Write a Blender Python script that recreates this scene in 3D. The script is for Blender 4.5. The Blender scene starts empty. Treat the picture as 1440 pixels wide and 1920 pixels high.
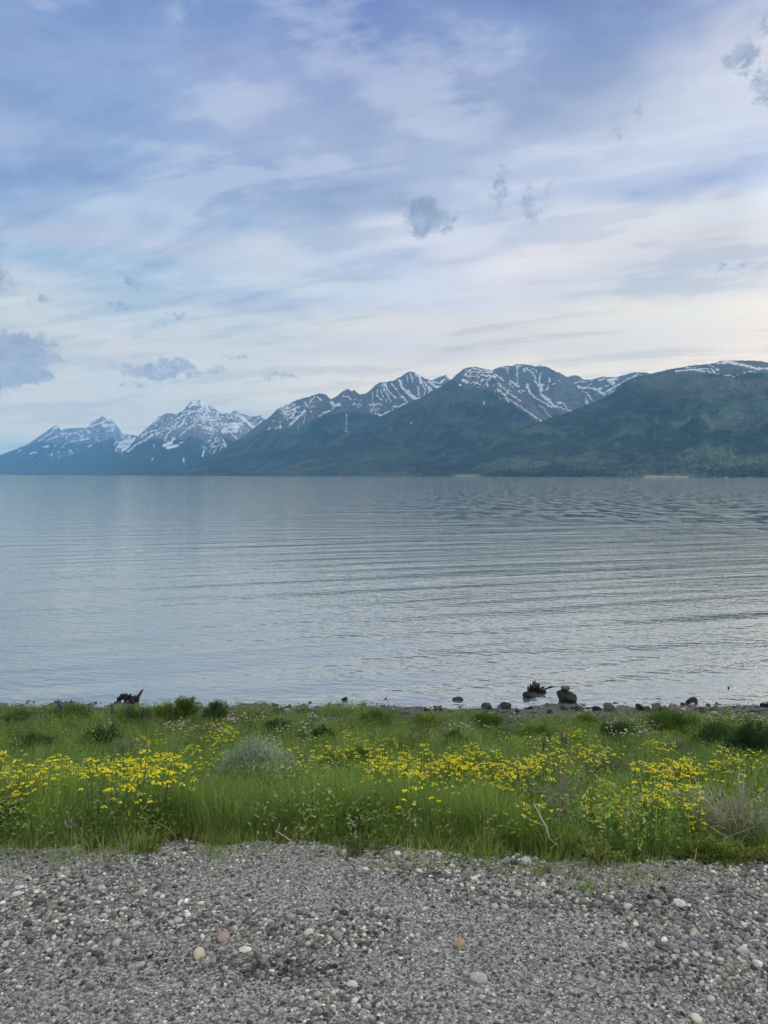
import bpy, math, random
import numpy as np
from mathutils import Vector, Matrix
random.seed(7)
C = bpy.data.collections.new("place"); bpy.context.scene.collection.children.link(C)
SC = bpy.context.scene

# ------------------------------------------------------------------ camera
CAMZ = 2.0            # eye height above the gravel
PITCH = math.radians(2.72)      # looking slightly down
ROLL = math.radians(0.17)
cam_data = bpy.data.cameras.new("camera")
cam = bpy.data.objects.new("camera", cam_data); C.objects.link(cam)
cam_data.sensor_fit = 'HORIZONTAL'; cam_data.sensor_width = 36; cam_data.lens = 36
cam_data.clip_start = 0.05; cam_data.clip_end = 120000
R_cam = Matrix.Rotation(math.pi / 2 - PITCH, 3, 'X') @ Matrix.Rotation(ROLL, 3, 'Z')
cam.matrix_world = Matrix.Translation((0, 0, CAMZ)) @ R_cam.to_4x4()
SC.camera = cam
RC = np.array(R_cam)

# ------------------------------------------------------------------ light
SUN_AZ = math.radians(56)       # to the right of the view, measured from +Y towards +X
SUN_EL = math.radians(19)
SC.view_settings.view_transform = 'Standard'
SC.view_settings.look = 'None'
SC.view_settings.gamma = 1
SC.view_settings.exposure = 0.35
SC.view_settings.use_curve_mapping = False
SC.render.resolution_x = 768; SC.render.resolution_y = 1024
SC.cycles.max_bounces = 8; SC.cycles.volume_bounces = 1; SC.cycles.transparent_max_bounces = 8
sd = bpy.data.lights.new("sun", 'SUN'); sd.energy = 1.2; sd.angle = math.radians(15); sd.color = (1, .93, .84)
sun = bpy.data.objects.new("sun", sd); C.objects.link(sun)
sdir = Vector((math.sin(SUN_AZ) * math.cos(SUN_EL), math.cos(SUN_AZ) * math.cos(SUN_EL), math.sin(SUN_EL)))
sun.rotation_euler = sdir.to_track_quat('Z', 'Y').to_euler()
sun.location = (30, 20, 40)

# ------------------------------------------------------------------ node helpers
class G:
    def __init__(s, nt): s.nt = nt; s.x = 0
    def n(s, kind, props=None, ins=None):
        nd = s.nt.nodes.new(kind); s.x += 30; nd.location = (s.x, -s.x % 700)
        for k, v in (props or {}).items(): setattr(nd, k, v)
        for k, v in (ins or {}).items():
            sk = nd.inputs[k]
            if isinstance(v, bpy.types.NodeSocket): s.nt.links.new(v, sk)
            elif v is not None: sk.default_value = v
        return nd
    def m(s, op, a, b=0.0, c=None, clamp=False):
        ins = {0: a, 1: b}
        if c is not None: ins[2] = c
        return s.n('ShaderNodeMath', {'operation': op, 'use_clamp': clamp}, ins).outputs[0]
    def v(s, op, a, b=None, scale=None, out=0):
        ins = {0: a}
        if b is not None: ins[1] = b
        nd = s.n('ShaderNodeVectorMath', {'operation': op}, ins)
        if scale is not None:
            if isinstance(scale, bpy.types.NodeSocket): s.nt.links.new(scale, nd.inputs['Scale'])
            else: nd.inputs['Scale'].default_value = scale
        return nd.outputs[out]
    def xyz(s, a, b, c): return s.n('ShaderNodeCombineXYZ', None, {0: a, 1: b, 2: c}).outputs[0]
    def sep(s, a): return s.n('ShaderNodeSeparateXYZ', None, {0: a}).outputs
    def noise(s, vec, scale, detail=3, rough=.5, dist=0, typ='FBM'):
        return s.n('ShaderNodeTexNoise', {'noise_dimensions': '3D', 'noise_type': typ}, {'Vector': vec, 'Scale': scale, 'Detail': detail, 'Roughness': rough, 'Distortion': dist}).outputs[0]
    def mix(s, f, a, b, typ='MIX'):
        nd = s.n('ShaderNodeMix', {'data_type': 'RGBA', 'blend_type': typ})
        for i, val in ((0, f), (6, a), (7, b)):
            if isinstance(val, bpy.types.NodeSocket): s.nt.links.new(val, nd.inputs[i])
            else: nd.inputs[i].default_value = val if i == 0 else (*val[:3], 1)
        return nd.outputs[2]
    def ramp(s, f, stops, interp='LINEAR'):
        nd = s.n('ShaderNodeValToRGB', None, {0: f}); r = nd.color_ramp; r.interpolation = interp
        for i, (p, c) in enumerate(stops):
            e = r.elements[i] if i < 2 else r.elements.new(p)
            e.position = p; e.color = (*c[:3], 1) if not isinstance(c, (int, float)) else (c, c, c, 1)
        return nd.outputs[0]
    def sm(s, x, lo, hi, to0=0.0, to1=1.0):
        return s.n('ShaderNodeMapRange', {'interpolation_type': 'SMOOTHSTEP'}, {0: x, 1: lo, 2: hi, 3: to0, 4: to1}).outputs[0]
def lin(r, g, b):
    f = lambda c: (c / 255 / 12.92) if c / 255 <= .04045 else ((c / 255 + .055) / 1.055) ** 2.4
    return (f(r), f(g), f(b))
def material(name):
    m = bpy.data.materials.new(name); m.use_nodes = True; m.node_tree.nodes.clear()
    g = G(m.node_tree)
    return m, g
def finish(g, surf, vol=None):
    o = g.n('ShaderNodeOutputMaterial')
    if surf is not None: g.nt.links.new(surf, o.inputs[0])
    if vol is not None: g.nt.links.new(vol, o.inputs[1])

# ------------------------------------------------------------------ camera geometry in numpy
F = 1440.0
def pix_dir(px, py):
    px = np.asarray(px, float); py = np.asarray(py, float)
    d = np.stack([(px - 720) / F, -(py - 960) / F, -np.ones_like(px)], -1)
    return d @ RC.T
def azel(px, py):
    d = pix_dir(px, py)
    return np.arctan2(d[..., 0], d[..., 1]), d[..., 2] / np.hypot(d[..., 0], d[..., 1])
def project(P):
    q = (np.asarray(P) - np.array([0, 0, CAMZ])) @ RC
    w = np.maximum(-q[..., 2], 1e-6)
    return 720 + F * q[..., 0] / w, 960 - F * q[..., 1] / w

# ------------------------------------------------------------------ sky
W = bpy.data.worlds.new("World"); SC.world = W; W.use_nodes = True
W.node_tree.nodes.clear()
g = G(W.node_tree)
STR = 0.1
dirv = g.n('ShaderNodeTexCoord').outputs['Generated']
sky = g.n('ShaderNodeTexSky', {'sky_type': 'NISHITA', 'sun_disc': False, 'sun_elevation': SUN_EL, 'sun_rotation': SUN_AZ,
                               'altitude': 2000, 'air_density': 1.0, 'dust_density': 1.2, 'ozone_density': 1.5})
X, Y, Z = g.sep(dirv)
az = g.m('ARCTAN2', X, Y)                       # radians from +Y to the right
el = g.m('ARCSINE', Z)
# slow warping so that nothing in the cloud layer is straight
wv = g.xyz(g.m('MULTIPLY', X, 1.0), g.m('MULTIPLY', Y, 1.0), g.m('MULTIPLY', Z, 2.6))
w1 = g.m('SUBTRACT', g.noise(wv, 2.6, 4, .55), .5)
w2 = g.m('SUBTRACT', g.noise(g.v('ADD', wv, (7.3, 2.1, 4.4)), 2.6, 4, .55), .5)
zs = g.m('MAXIMUM', Z, 0.0)
warpE = g.m('MULTIPLY', w1, g.m('ADD', g.m('MULTIPLY', zs, .24), .05))
elw = g.m('ADD', el, g.m('ADD', warpE, 0.0))
azw = g.m('ADD', az, g.m('MULTIPLY', w2, .22))
# high cloud tone by compass direction and height above the horizon (rows of colour at fixed photo heights)
cols = [0, 240, 480, 720, 960, 1200, 1440]
rows = [  # photo height, then the cloud tone in seven directions
    (-900, [(226,226,222)] * 7),  # unseen overhead sky, set bright and neutral to light the ground
    (-300, [(118,144,198),(122,148,202),(126,152,204),(126,148,200),(134,154,202),(148,166,206),(160,176,208)]),
    (0,   [(122,148,202),(128,154,206),(131,157,208),(128,148,200),(135,155,202),(155,172,206),(168,182,208)]),
    (80,  [(130,158,208),(136,164,210),(135,162,208),(126,146,198),(162,180,214),(150,168,204),(178,192,216)]),
    (150, [(142,168,214),(140,168,212),(152,171,212),(136,156,203),(150,168,206),(160,178,208),(218,226,236)]),
    (220, [(140,168,212),(138,166,210),(158,176,214),(150,168,206),(148,166,202),(194,208,226),(214,225,238)]),
    (300, [(166,186,220),(138,166,210),(160,178,216),(158,176,210),(182,198,224),(200,213,232),(196,210,232)]),
    (370, [(134,164,208),(158,180,215),(155,175,209),(172,188,214),(208,219,233),(192,206,228),(190,204,228)]),
    (430, [(150,176,214),(158,182,216),(160,182,214),(208,219,235),(200,212,230),(218,226,233),(206,216,226)]),
    (480, [(166,185,216),(166,188,218),(184,203,224),(176,196,228),(214,223,233),(204,213,223),(196,206,216)]),
    (520, [(142,177,214),(160,188,218),(192,209,226),(194,211,230),(217,219,228),(204,212,222),(208,214,222)]),
    (560, [(179,198,218),(169,193,218),(175,195,224),(202,215,230),(214,218,228),(210,216,222),(223,226,226)]),
    (610, [(193,208,216),(179,199,222),(190,206,222),(207,214,222),(208,212,220),(223,226,224),(242,241,232)]),
    (660, [(186,202,216),(197,208,218),(189,202,216),(192,202,216),(204,210,216),(215,218,218),(243,241,228)]),
    (700, [(193,206,212),(188,202,216),(199,208,216),(205,210,216),(217,220,219),(226,227,221),(238,236,226)]),
    (760, [(206,212,211),(199,208,213),(206,212,214),(222,221,216),(226,225,218),(230,229,220),(238,236,226)]),
    (800, [(210,212,208),(202,208,210),(208,212,214),(222,221,216),(226,225,218),(230,229,220),(238,236,226)]),
    (855, [(162,192,210),(186,203,212),(206,212,214),(222,221,216),(226,225,218),(230,229,220),(238,236,226)])]
BACK = (.95, .93, .88)      # unseen sky behind the viewer, made bright and white to light the foreground
GAIN = {0: (0.656, 0.61, 0.718), 80: (0.717, 0.682, 0.746), 150: (0.979, 0.846, 0.813), 220: (0.976, 0.857, 0.806), 300: (0.996, 0.873, 0.812), 370: (0.853, 0.783, 0.79), 430: (1.134, 0.974, 0.854), 480: (1.254, 1.013, 0.849), 520: (1.118, 0.959, 0.83), 560: (1.112, 0.952, 0.828), 610: (1.336, 1.093, 0.835), 660: (1.429, 1.12, 0.827), 700: (1.62, 1.25, 0.87), 760: (1.72, 1.33, 0.87), 800: (1.72, 1.36, 0.9), 855: (1.6, 1.36, 0.95), -300: (0.656, 0.61, 0.718), -900: (1, 1, 1)}      # the haze in front takes a little off each row
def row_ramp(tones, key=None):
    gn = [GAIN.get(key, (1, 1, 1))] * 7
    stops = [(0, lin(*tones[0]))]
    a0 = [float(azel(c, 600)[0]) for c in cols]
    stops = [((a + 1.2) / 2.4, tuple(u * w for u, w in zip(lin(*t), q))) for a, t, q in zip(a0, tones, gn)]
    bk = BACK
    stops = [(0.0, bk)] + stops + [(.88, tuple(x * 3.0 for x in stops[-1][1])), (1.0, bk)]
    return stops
f_az = g.m('DIVIDE', g.m('ADD', azw, 1.2), 2.4, clamp=True)
cur = None; prev = None
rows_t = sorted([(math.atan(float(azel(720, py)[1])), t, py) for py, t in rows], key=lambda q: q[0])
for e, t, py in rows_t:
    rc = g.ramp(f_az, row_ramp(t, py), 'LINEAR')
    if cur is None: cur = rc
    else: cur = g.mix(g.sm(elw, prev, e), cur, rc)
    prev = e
# streaks and fibres of the high cloud, on a plane far overhead
zc = g.m('ADD', zs, .10)
cp = g.xyz(g.m('DIVIDE', X, zc), g.m('DIVIDE', Y, zc), 0.0)
rot = g.n('ShaderNodeVectorRotate', {'rotation_type': 'Z_AXIS'}, {'Vector': cp, 'Angle': math.radians(26)}).outputs[0]
st = g.v('MULTIPLY', rot, (.55, 1.9, 1))
f1 = g.noise(st, 1.9, 8, .60, .8)
f2 = g.noise(g.v('MULTIPLY', rot, (.8, 1.3, 1)), 1.5, 6, .55, .5)
f3 = g.noise(g.v('MULTIPLY', cp, (1.1, 1.1, 1)), 4.2, 6, .6, .2)
streak = g.m('ADD', g.m('ADD', g.m('MULTIPLY', g.m('SUBTRACT', f1, .5), g.sm(Z, .25, .5, 1.15, .55)), g.m('MULTIPLY', g.m('SUBTRACT', f2, .5), .8)), g.m('MULTIPLY', g.m('SUBTRACT', f3, .5), g.m('ADD', .45, g.sm(Z, .3, .5, 0.0, .35))))
bright = g.sm(streak, .0, .17); dim = g.sm(streak, .0, -.17)
blue_gap = g.mix(1.0, cur, (.76, .79, .85), 'MULTIPLY')
white_up = g.mix(.5, g.mix(1.0, cur, (1.12, 1.09, 1.04), 'MULTIPLY'), (.78, .79, .82))
c1 = g.mix(g.m('MULTIPLY', dim, .75), cur, blue_gap)
c1 = g.mix(g.m('MULTIPLY', bright, .5), c1, white_up)
# faint lilac tint in places
lil = g.sm(g.noise(g.v('ADD', wv, (3, 9, 1)), 3.5, 4, .5), .5, .75)
c1 = g.mix(1.0, c1, (.975, .985, .98), 'MULTIPLY')
c1 = g.mix(g.m('MULTIPLY', lil, .12), c1, g.mix(1.0, c1, (1.07, .985, 1.05), 'MULTIPLY'))
# small dark cumulus scraps: direction, half size, weight
scraps = [  # photo px, py, half width, half height, weight
    (15, 668, 70, 36, 2.6), (45, 700, 46, 20, 2.2), (-30, 690, 60, 40, 2.6), (95, 650, 16, 9, .7), (72, 630, 14, 7, .65), (-8, 515, 26, 24, 1.0),
    (240, 520, 22, 11, .85), (265, 533, 20, 9, .75), (224, 575, 20, 11, .75), (323, 592, 24, 7, .85), (60, 572, 18, 9, .5), (82, 556, 12, 8, .5), (300, 608, 14, 5, .6),
    (262, 628, 16, 6, .6), (285, 700, 54, 13, 1.6), (330, 688, 32, 14, 1.5), (245, 697, 20, 13, .9), (400, 697, 34, 8, .7), (450, 668, 26, 6, .6), (530, 705, 36, 7, .75),
    (255, 722, 40, 6, .6), (340, 718, 40, 6, .5), (205, 676, 12, 6, .5),
    (798, 405, 38, 28, 1.7), (792, 425, 26, 18, 1.5), (826, 415, 30, 18, .8), (848, 412, 12, 12, .7), (748, 368, 20, 22, .6), (940, 345, 15, 26, .8), (952, 330, 14, 12, .65), (930, 385, 16, 26, .72), (992, 385, 12, 34, .78),
    (1000, 410, 12, 12, .65), (1035, 345, 8, 14, .5), (1158, 245, 20, 14, .72), (1196, 207, 10, 14, .68), (1150, 240, 8, 10, .6), (1388, 105, 28, 18, 1.5), (1395, 118, 18, 14, .9),
    (1440, 160, 22, 30, 1.2), (1432, 48, 12, 14, .8), (1390, 503, 34, 6, .6), (1470, 150, 40, 34, 1.2), (1345, 500, 20, 5, .4)]
pv = g.xyz(az, el, 0.0)
jag = g.v('ADD', pv, g.v('SCALE', g.v('SUBTRACT', g.n('ShaderNodeTexNoise', {}, {'Vector': dirv, 'Scale': 42.0, 'Detail': 5.0, 'Roughness': .7}).outputs[1], (.5, .5, .5)), scale=.030))
msk = None
for (px, py, hw, hh, wt) in scraps:
    a, e = azel(px, py); e = math.atan(float(e)); a = float(a)
    ca = math.cos(a)
    q = g.v('MULTIPLY', g.v('SUBTRACT', jag, (a, e, 0)), (F / hw / 1.25 / ca ** 2 * ca ** 2, F / hh / 1.25, 0))
    d2 = g.v('DOT_PRODUCT', q, q, out=1)
    mk = g.m('MULTIPLY', g.m('SUBTRACT', 1.0, d2), wt)
    msk = mk if msk is None else g.m('SMOOTH_MAX', msk, mk, .15)
cn = g.noise(g.v('MULTIPLY', dirv, (1, 1, 1.3)), 70, 8, .72, .3)
cm = g.m('ADD', msk, g.m('MULTIPLY', g.m('SUBTRACT', cn, .5), 4.6))
cmask = g.sm(cm, .1, 1.35)
ctex = g.noise(dirv, 60, 4, .6)
ccol = g.mix(g.sm(ctex, .35, .7), lin(124, 134, 153), lin(158, 166, 182))
ccol = g.mix(1.0, ccol, g.mix(g.sm(Z, .06, .25), (1.38, 1.14, .96), (1.0, 1.0, 1.0)), 'MULTIPLY')
c2 = g.mix(g.m('MULTIPLY', cmask, .80), c1, ccol)
# below the horizon: nothing but dim ground colour
c3 = g.mix(g.sm(Z, -.02, -.10), c2, (.12, .14, .16))
# the clouds lie over a clear sky
c3s = g.v('SCALE', c3, scale=1.0 / STR)
mixn = g.mix(.90, sky.outputs[0], c3s)
bg = g.n('ShaderNodeBackground', None, {'Color': mixn, 'Strength': STR})
wo = g.n('ShaderNodeOutputWorld'); W.node_tree.links.new(bg.outputs[0], wo.inputs[0])
W.cycles.sampling_method = 'MANUAL'; W.cycles.sample_map_resolution = 512

# ------------------------------------------------------------------ numpy noise
def _hash(ix, iy, seed):
    h = (ix.astype(np.int64) * 374761393 + iy.astype(np.int64) * 668265263 + seed * 982451653) & 0xffffffff
    h = ((h ^ (h >> 13)) * 1274126177) & 0xffffffff
    return (h ^ (h >> 16)) & 0xffffffff
def perlin(x, y, seed=0):
    x = np.asarray(x, float); y = np.asarray(y, float)
    x, y = np.broadcast_arrays(x, y)
    x0 = np.floor(x); y0 = np.floor(y); fx = x - x0; fy = y - y0
    u = fx * fx * fx * (fx * (fx * 6 - 15) + 10); v = fy * fy * fy * (fy * (fy * 6 - 15) + 10)
    def gr(ix, iy, dx, dy):
        a = _hash(ix, iy, seed) * (2 * math.pi / 4294967296.0)
        return np.cos(a) * dx + np.sin(a) * dy
    a = gr(x0, y0, fx, fy); b = gr(x0 + 1, y0, fx - 1, fy); c = gr(x0, y0 + 1, fx, fy - 1); d = gr(x0 + 1, y0 + 1, fx - 1, fy - 1)
    return ((a + (b - a) * u) + ((c + (d - c) * u) - (a + (b - a) * u)) * v) * 1.5
def fbm(x, y, seed=0, octv=5, gain=.5):
    s = 0; a = 1; t = 0
    for i in range(octv):
        s = s + a * perlin(x * 2 ** i, y * 2 ** i, seed + i * 17); t += a; a *= gain
    return s / t
def ridged(x, y, seed=0, octv=5, gain=.5):
    s = 0; a = 1; t = 0; w = 1
    for i in range(octv):
        n = 1 - np.abs(perlin(x * 2 ** i, y * 2 ** i, seed + i * 31)) * 1.6
        n = np.clip(n, 0, 1) ** 2 * w
        s = s + a * n; t += a; a *= gain; w = np.clip(n * 1.6, 0, 1)
    return s / t
def sstep(a, b, x):
    t = np.clip((x - a) / (b - a), 0, 1); return t * t * (3 - 2 * t)

# ------------------------------------------------------------------ mesh helpers
def mesh_np(name, V, Fc, mat=None, col=None, attrs=None, smooth=False):
    V = np.ascontiguousarray(V, dtype=np.float32).reshape(-1, 3); Fc = np.ascontiguousarray(Fc, dtype=np.int32)
    k = Fc.shape[1]; me = bpy.data.meshes.new(name)
    me.vertices.add(len(V)); me.vertices.foreach_set('co', V.ravel())
    me.loops.add(Fc.size); me.loops.foreach_set('vertex_index', Fc.ravel())
    me.polygons.add(len(Fc)); me.polygons.foreach_set('loop_start', np.arange(0, Fc.size, k, dtype=np.int32))
    me.polygons.foreach_set('use_smooth', np.full(len(Fc), bool(smooth)))
    me.update(calc_edges=True)
    if col is not None:
        c = np.ones((len(V), 4), np.float32); c[:, :3] = col
        a = me.color_attributes.new('tone', 'FLOAT_COLOR', 'POINT'); a.data.foreach_set('color', c.ravel())
    for kx, val in (attrs or {}).items():
        a = me.attributes.new(kx, 'FLOAT', 'POINT'); a.data.foreach_set('value', np.ascontiguousarray(val, dtype=np.float32).ravel())
    if mat: me.materials.append(mat)
    return me
def link(name, me, parent=None, loc=None, rotz=0):
    o = bpy.data.objects.new(name, me); C.objects.link(o)
    if parent: o.parent = parent
    if loc is not None: o.location = loc
    if rotz: o.rotation_euler = (0, 0, rotz)
    return o
def tag(o, label=None, cat=None, group=None, kind=None):
    if label: o['label'] = label
    if cat: o['category'] = cat
    if group: o['group'] = group
    if kind: o['kind'] = kind
    return o
def thing(name, label, cat, loc, rotz=0, group=None):
    return tag(link(name, None, None, loc, rotz), label, cat, group)
def copy_thing(root, loc, rotz, label=None, group=None, scale=None):
    r = root.copy(); C.objects.link(r); r.location = loc; r.rotation_euler = (0, 0, rotz)
    if scale: r.scale = (scale,) * 3
    if label: r['label'] = label
    if group: r['group'] = group
    for ch in list(root.children):
        c = ch.copy(); C.objects.link(c); c.parent = r
        for gch in ch.children:
            d = gch.copy(); C.objects.link(d); d.parent = c
    return r
def grid_faces(nr, nc):
    i = np.arange((nr - 1) * (nc - 1)); r = i // (nc - 1); c = i % (nc - 1); a = r * nc + c
    return np.stack([a, a + 1, a + nc + 1, a + nc], 1)

# ------------------------------------------------------------------ mountains
WATER = -3.0
VIEWS = {1: (0, 760, 6), 2: (200, 740, 6), 3: (380, 740, 6), 4: (600, 690, 5.538), 5: (840, 670, 5.538), 6: (1050, 670, 7.2), 7: (1200, 660, 6)}
def mountain_mat(name, rock, rock2, wood, meadow, brown=(.12, .09, .075), SNOW=(.72, .75, .80)):
    m, g = material(name)
    pos = g.n('ShaderNodeNewGeometry').outputs['Position']
    at = lambda k: g.n('ShaderNodeAttribute', {'attribute_name': k}).outputs['Fac']
    n1 = g.noise(pos, .012, 6, .65); n2 = g.noise(pos, .0022, 5, .6); n3 = g.noise(pos, .035, 3, .6)
    rk = g.mix(g.sm(n1, .35, .65), rock, rock2)
    fo = g.mix(g.sm(g.m('ADD', g.m('MULTIPLY', n2, .7), g.m('MULTIPLY', n1, .3)), .44, .62), wood, meadow)
    fo = g.mix(g.m('MULTIPLY', at('bare'), .8), fo, brown)
    fo = g.mix(g.sm(g.noise(pos, .06, 3, .65), .62, .38), fo, g.mix(1.0, fo, (.42, .46, .50), 'MULTIPLY'))
    fo = g.mix(at('grassy'), fo, tuple(x * 1.5 for x in meadow))
    base = g.mix(g.sm(g.m('ADD', at('green'), g.m('MULTIPLY', g.m('SUBTRACT', n1, .5), .5)), .35, .65), rk, fo)
    nf = g.noise(pos, .045, 5, .7)
    sn = g.m('ADD', at('snow'), g.m('ADD', g.m('MULTIPLY', g.m('SUBTRACT', n1, .5), .5), g.m('MULTIPLY', g.m('SUBTRACT', nf, .5), 1.7)))
    snm = g.sm(sn, .40, .62)
    base = g.mix(g.m('MULTIPLY', snm, .92), base, SNOW)
    base = g.mix(g.sm(at('sand'), .35, .65), base, (.30, .27, .23))
    bmp = g.n('ShaderNodeBump', None, {'Strength': .7, 'Distance': 60.0, 'Height': g.m('ADD', n1, g.m('MULTIPLY', n3, .5))}).outputs[0]
    b = g.n('ShaderNodeBsdfPrincipled', None, {'Base Color': base, 'Roughness': .9, 'Normal': bmp, 'Specular IOR Level': .15})
    finish(g, b.outputs[0]); return m
def seg_d(px, py, a, b):
    ax, ay = a; bx, by = b; dx = bx - ax; dy = by - ay; L = dx * dx + dy * dy
    t = np.clip(((px - ax) * dx + (py - ay) * dy) / L, 0, 1) if L > 0 else 0
    return np.hypot(px - ax - t * dx, py - ay - t * dy)
def snow_field(px, py, strokes, seed):
    wx = px + perlin(px / 5, py / 5, seed) * 2.0 + perlin(px / 2, py / 2, seed + 5) * .8
    wy = py + perlin(px / 5, py / 5, seed + 9) * 1.8 + perlin(px / 2, py / 2, seed + 6) * .7
    out = np.zeros_like(px)
    nz = .5 + .9 * fbm(px / 5.5 + py / 14, py / 5.0, seed + 3, 4, .6)
    for s in strokes:
        vw = s[0]; ox, oy, sc = VIEWS[vw]
        if s[1] == 'blob':
            cx, cy, rx, ry, dn = s[2:]
            d2 = ((wx - ox - cx / sc) / (rx / sc)) ** 2 + ((wy - oy - cy / sc) / (ry / sc)) ** 2
            out = np.maximum(out, np.clip(1.25 - d2 ** 1.0, 0, 1) ** .5 * (dn + (nz - .5) * 1.1))
            continue
        pts = [(ox + x / sc, oy + y / sc) for x, y in s[1]]; w = s[2] / sc
        if len(pts) == 1: pts = pts * 2
        xs = [p[0] for p in pts]; ys = [p[1] for p in pts]
        sel = np.where((px > min(xs) - w - 5) & (px < max(xs) + w + 5) & (py > min(ys) - w - 5) & (py < max(ys) + w + 5))
        if len(sel[0]) == 0: continue
        d = np.full(len(sel[0]), 1e9)
        for p, q in zip(pts[:-1], pts[1:]): d = np.minimum(d, seg_d(wx[sel], wy[sel], p, q))
        val = np.clip(1.0 - .6 * d / (w * .45 + .2), 0, 1) * (.62 + .65 * nz[sel])
        out[sel] = np.maximum(out[sel], val)
    return out
def mountain(name, label, prof, R, r0, seed, strokes, mat, ncol, nrow, p=1.25, amp=.10, rib=14, tree=(.55, .7), snow_amb=0, jag=.9, extra=None, Rvar=.05):
    xs = [q[0] for q in prof]; ys = [q[1] for q in prof]
    px = np.linspace(xs[0], xs[-1], ncol)
    py = np.interp(px, xs, ys) - jag * 1.3 * perlin(px / 7, px * 0 + seed, seed) - jag * .8 * perlin(px / 2.6, px * 0, seed + 1)
    azr, te = azel(px, py)
    Rr = (R if not callable(R) else R(px)) * (1 + Rvar * perlin(px / 60, px * 0 + 3, seed + 2))
    r0r = (r0 if not callable(r0) else r0(px)) * (1 + .03 * perlin(px / 90, px * 0 + 8, seed + 4))
    H = CAMZ + te * Rr - WATER
    s = np.concatenate([np.linspace(0, 1, nrow) ** .9, 1 + np.array([.03, .08, .16, .3, .5])])[:, None]
    r = r0r + (Rr - r0r) * s
    base = np.where(s <= 1, np.clip(s, 0, 1) ** p, 1 - ((s - 1) / .5) ** .8 * 1.05)
    Xk = r * np.sin(azr); Yk = r * np.cos(azr)
    u = px[None, :] / 100.0 + 0 * s; vv = s + 0 * px[None, :]
    env = np.clip(s * (1 - s) * 4, 0, 1) ** .8 + np.where(s > 1, .4, 0)
    env = env * np.where(s > .8, .6 + .4 * (1 - s) / .2, 1).clip(.15, 1)
    rb = ridged(u * rib / 10 + .35 * fbm(u * 4, vv * 3, seed + 8), vv * 1.1, seed + 11, 4) - .5
    rb2 = ridged(Xk / (R0 := (Rr.mean() * .07)) , Yk / R0, seed + 21, 6, .55) - .45
    z = H * (base + env * amp * (1.0 * rb + 1.1 * rb2)) 
    z = np.maximum(z, -6 * (s < .02)) if False else z
    z = np.where(s <= 1, np.minimum(z, H * (.02 + .98 * np.minimum(1, r / Rr * 1.0))), z)
    z = np.where(s < .015, -8.0, np.maximum(z, 1.5 * (s < 1.2) - 8 * (s >= 1.2)))
    V = np.stack([Xk, Yk, z + WATER], -1)
    ppx, ppy = project(V)
    sn = snow_field(ppx, ppy, strokes, seed + 40)
    relh = z / H.max()
    hz = ppy
    green = 1 - sstep(tree[0], tree[1], relh + .10 * fbm(u * 3, vv * 3, seed + 50))
    if snow_amb:
        gl = fbm(ppx / 9, ppy / 6, seed + 60, 4, .6) - rb * .4 + rb2 * -.3
        sn = np.maximum(sn, snow_amb * sstep(tree[1] - .1, tree[1] + .15, relh) * (.45 + 1.1 * gl))
    at = {'snow': sn, 'green': green, 'bare': 0 * sn, 'sand': 0 * sn, 'grassy': 0 * sn}
    if extra: extra(at, ppx, ppy, s, z)
    me = mesh_np(name, V.reshape(-1, 3), grid_faces(*sn.shape), mat, attrs=at, smooth=True)
    o = link(name, me); tag(o, label, 'mountain', kind='structure')
    return V, s

MB_ = {}
far_mat = mountain_mat("far_rock", (.085, .08, .085), (.20, .185, .18), (.020, .032, .030), (.030, .048, .036), SNOW=(.90, .91, .93))
mid_mat = mountain_mat("mid_rock", (.06, .06, .068), (.125, .12, .12), (.014, .028, .028), (.075, .108, .066))
hill_mat = mountain_mat("hill_cover", (.07, .075, .075), (.12, .12, .115), (.018, .038, .028), (.115, .155, .085), (.13, .115, .10))

A = [(-420, 884), (-200, 872), (-60, 862), (0, 853), (30, 842), (55, 831), (75, 817), (92, 805), (104, 797), (110, 801), (116, 806), (131, 803), (148, 802), (165, 801), (172, 792), (182, 786), (192, 780), (198, 784), (204, 790), (209, 787), (215, 793), (223, 803), (229, 812), (240, 814), (255, 818), (270, 826), (300, 842), (340, 862), (380, 875)]
mountain('mountain', 'farthest blue range with two small pointed peaks at the left', A, 21000, 15000, 3, [
    (1, [(690,470),(740,425),(830,400),(870,392)], 13), (1, [(900,395),(960,380),(1000,372)], 20), (1, [(1050,370),(1110,350)], 11), (1, [(1080,385),(1120,400)], 16), (1, [(1000,462),(1025,450)], 18),
    (1, [(490,468),(550,455)], 15), (1, [(780,500),(815,540)], 18), (1, [(865,480),(875,525)], 9), (1, [(625,460),(635,435)], 10), (1, [(340,545),(410,525)], 12), (1, [(180,545)], 14), (1, [(200,520),(245,505)], 9), (1, [(390,460)], 14),
    (1, [(910,285),(930,295)], 12), (1, [(970,292),(1020,285)], 13), (1, [(890,318),(905,318)], 12), (1, [(900,350),(925,350)], 13), (1, [(1190,240),(1245,285)], 9), (1, [(1030,240),(1120,200),(1180,225)], 22),
    (1, [(740,350),(755,385)], 13), (1, [(510,405),(640,345)], 10), (1, [(440,400),(560,320),(625,245)], 12), (1, 'blob', 1180, 200, 110, 60, .42), (1, 'blob', 900, 330, 260, 60, .30), (1, 'blob', 1270, 230, 60, 60, .40),
    (1, 'blob', 680, 560, 180, 50, .26), (1, [(600,605)], 14), (1, [(445,660)], 16)], far_mat, 620, 240, p=1.15, amp=.13, tree=(.42, .55), snow_amb=.62)
A2 = [(-60, 888), (40, 880), (75, 873), (100, 864), (125, 856), (150, 846), (175, 835), (195, 827), (208, 822), (214, 822), (222, 829), (236, 823), (246, 815), (255, 817), (266, 822), (280, 840), (310, 862), (340, 880)]
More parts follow.
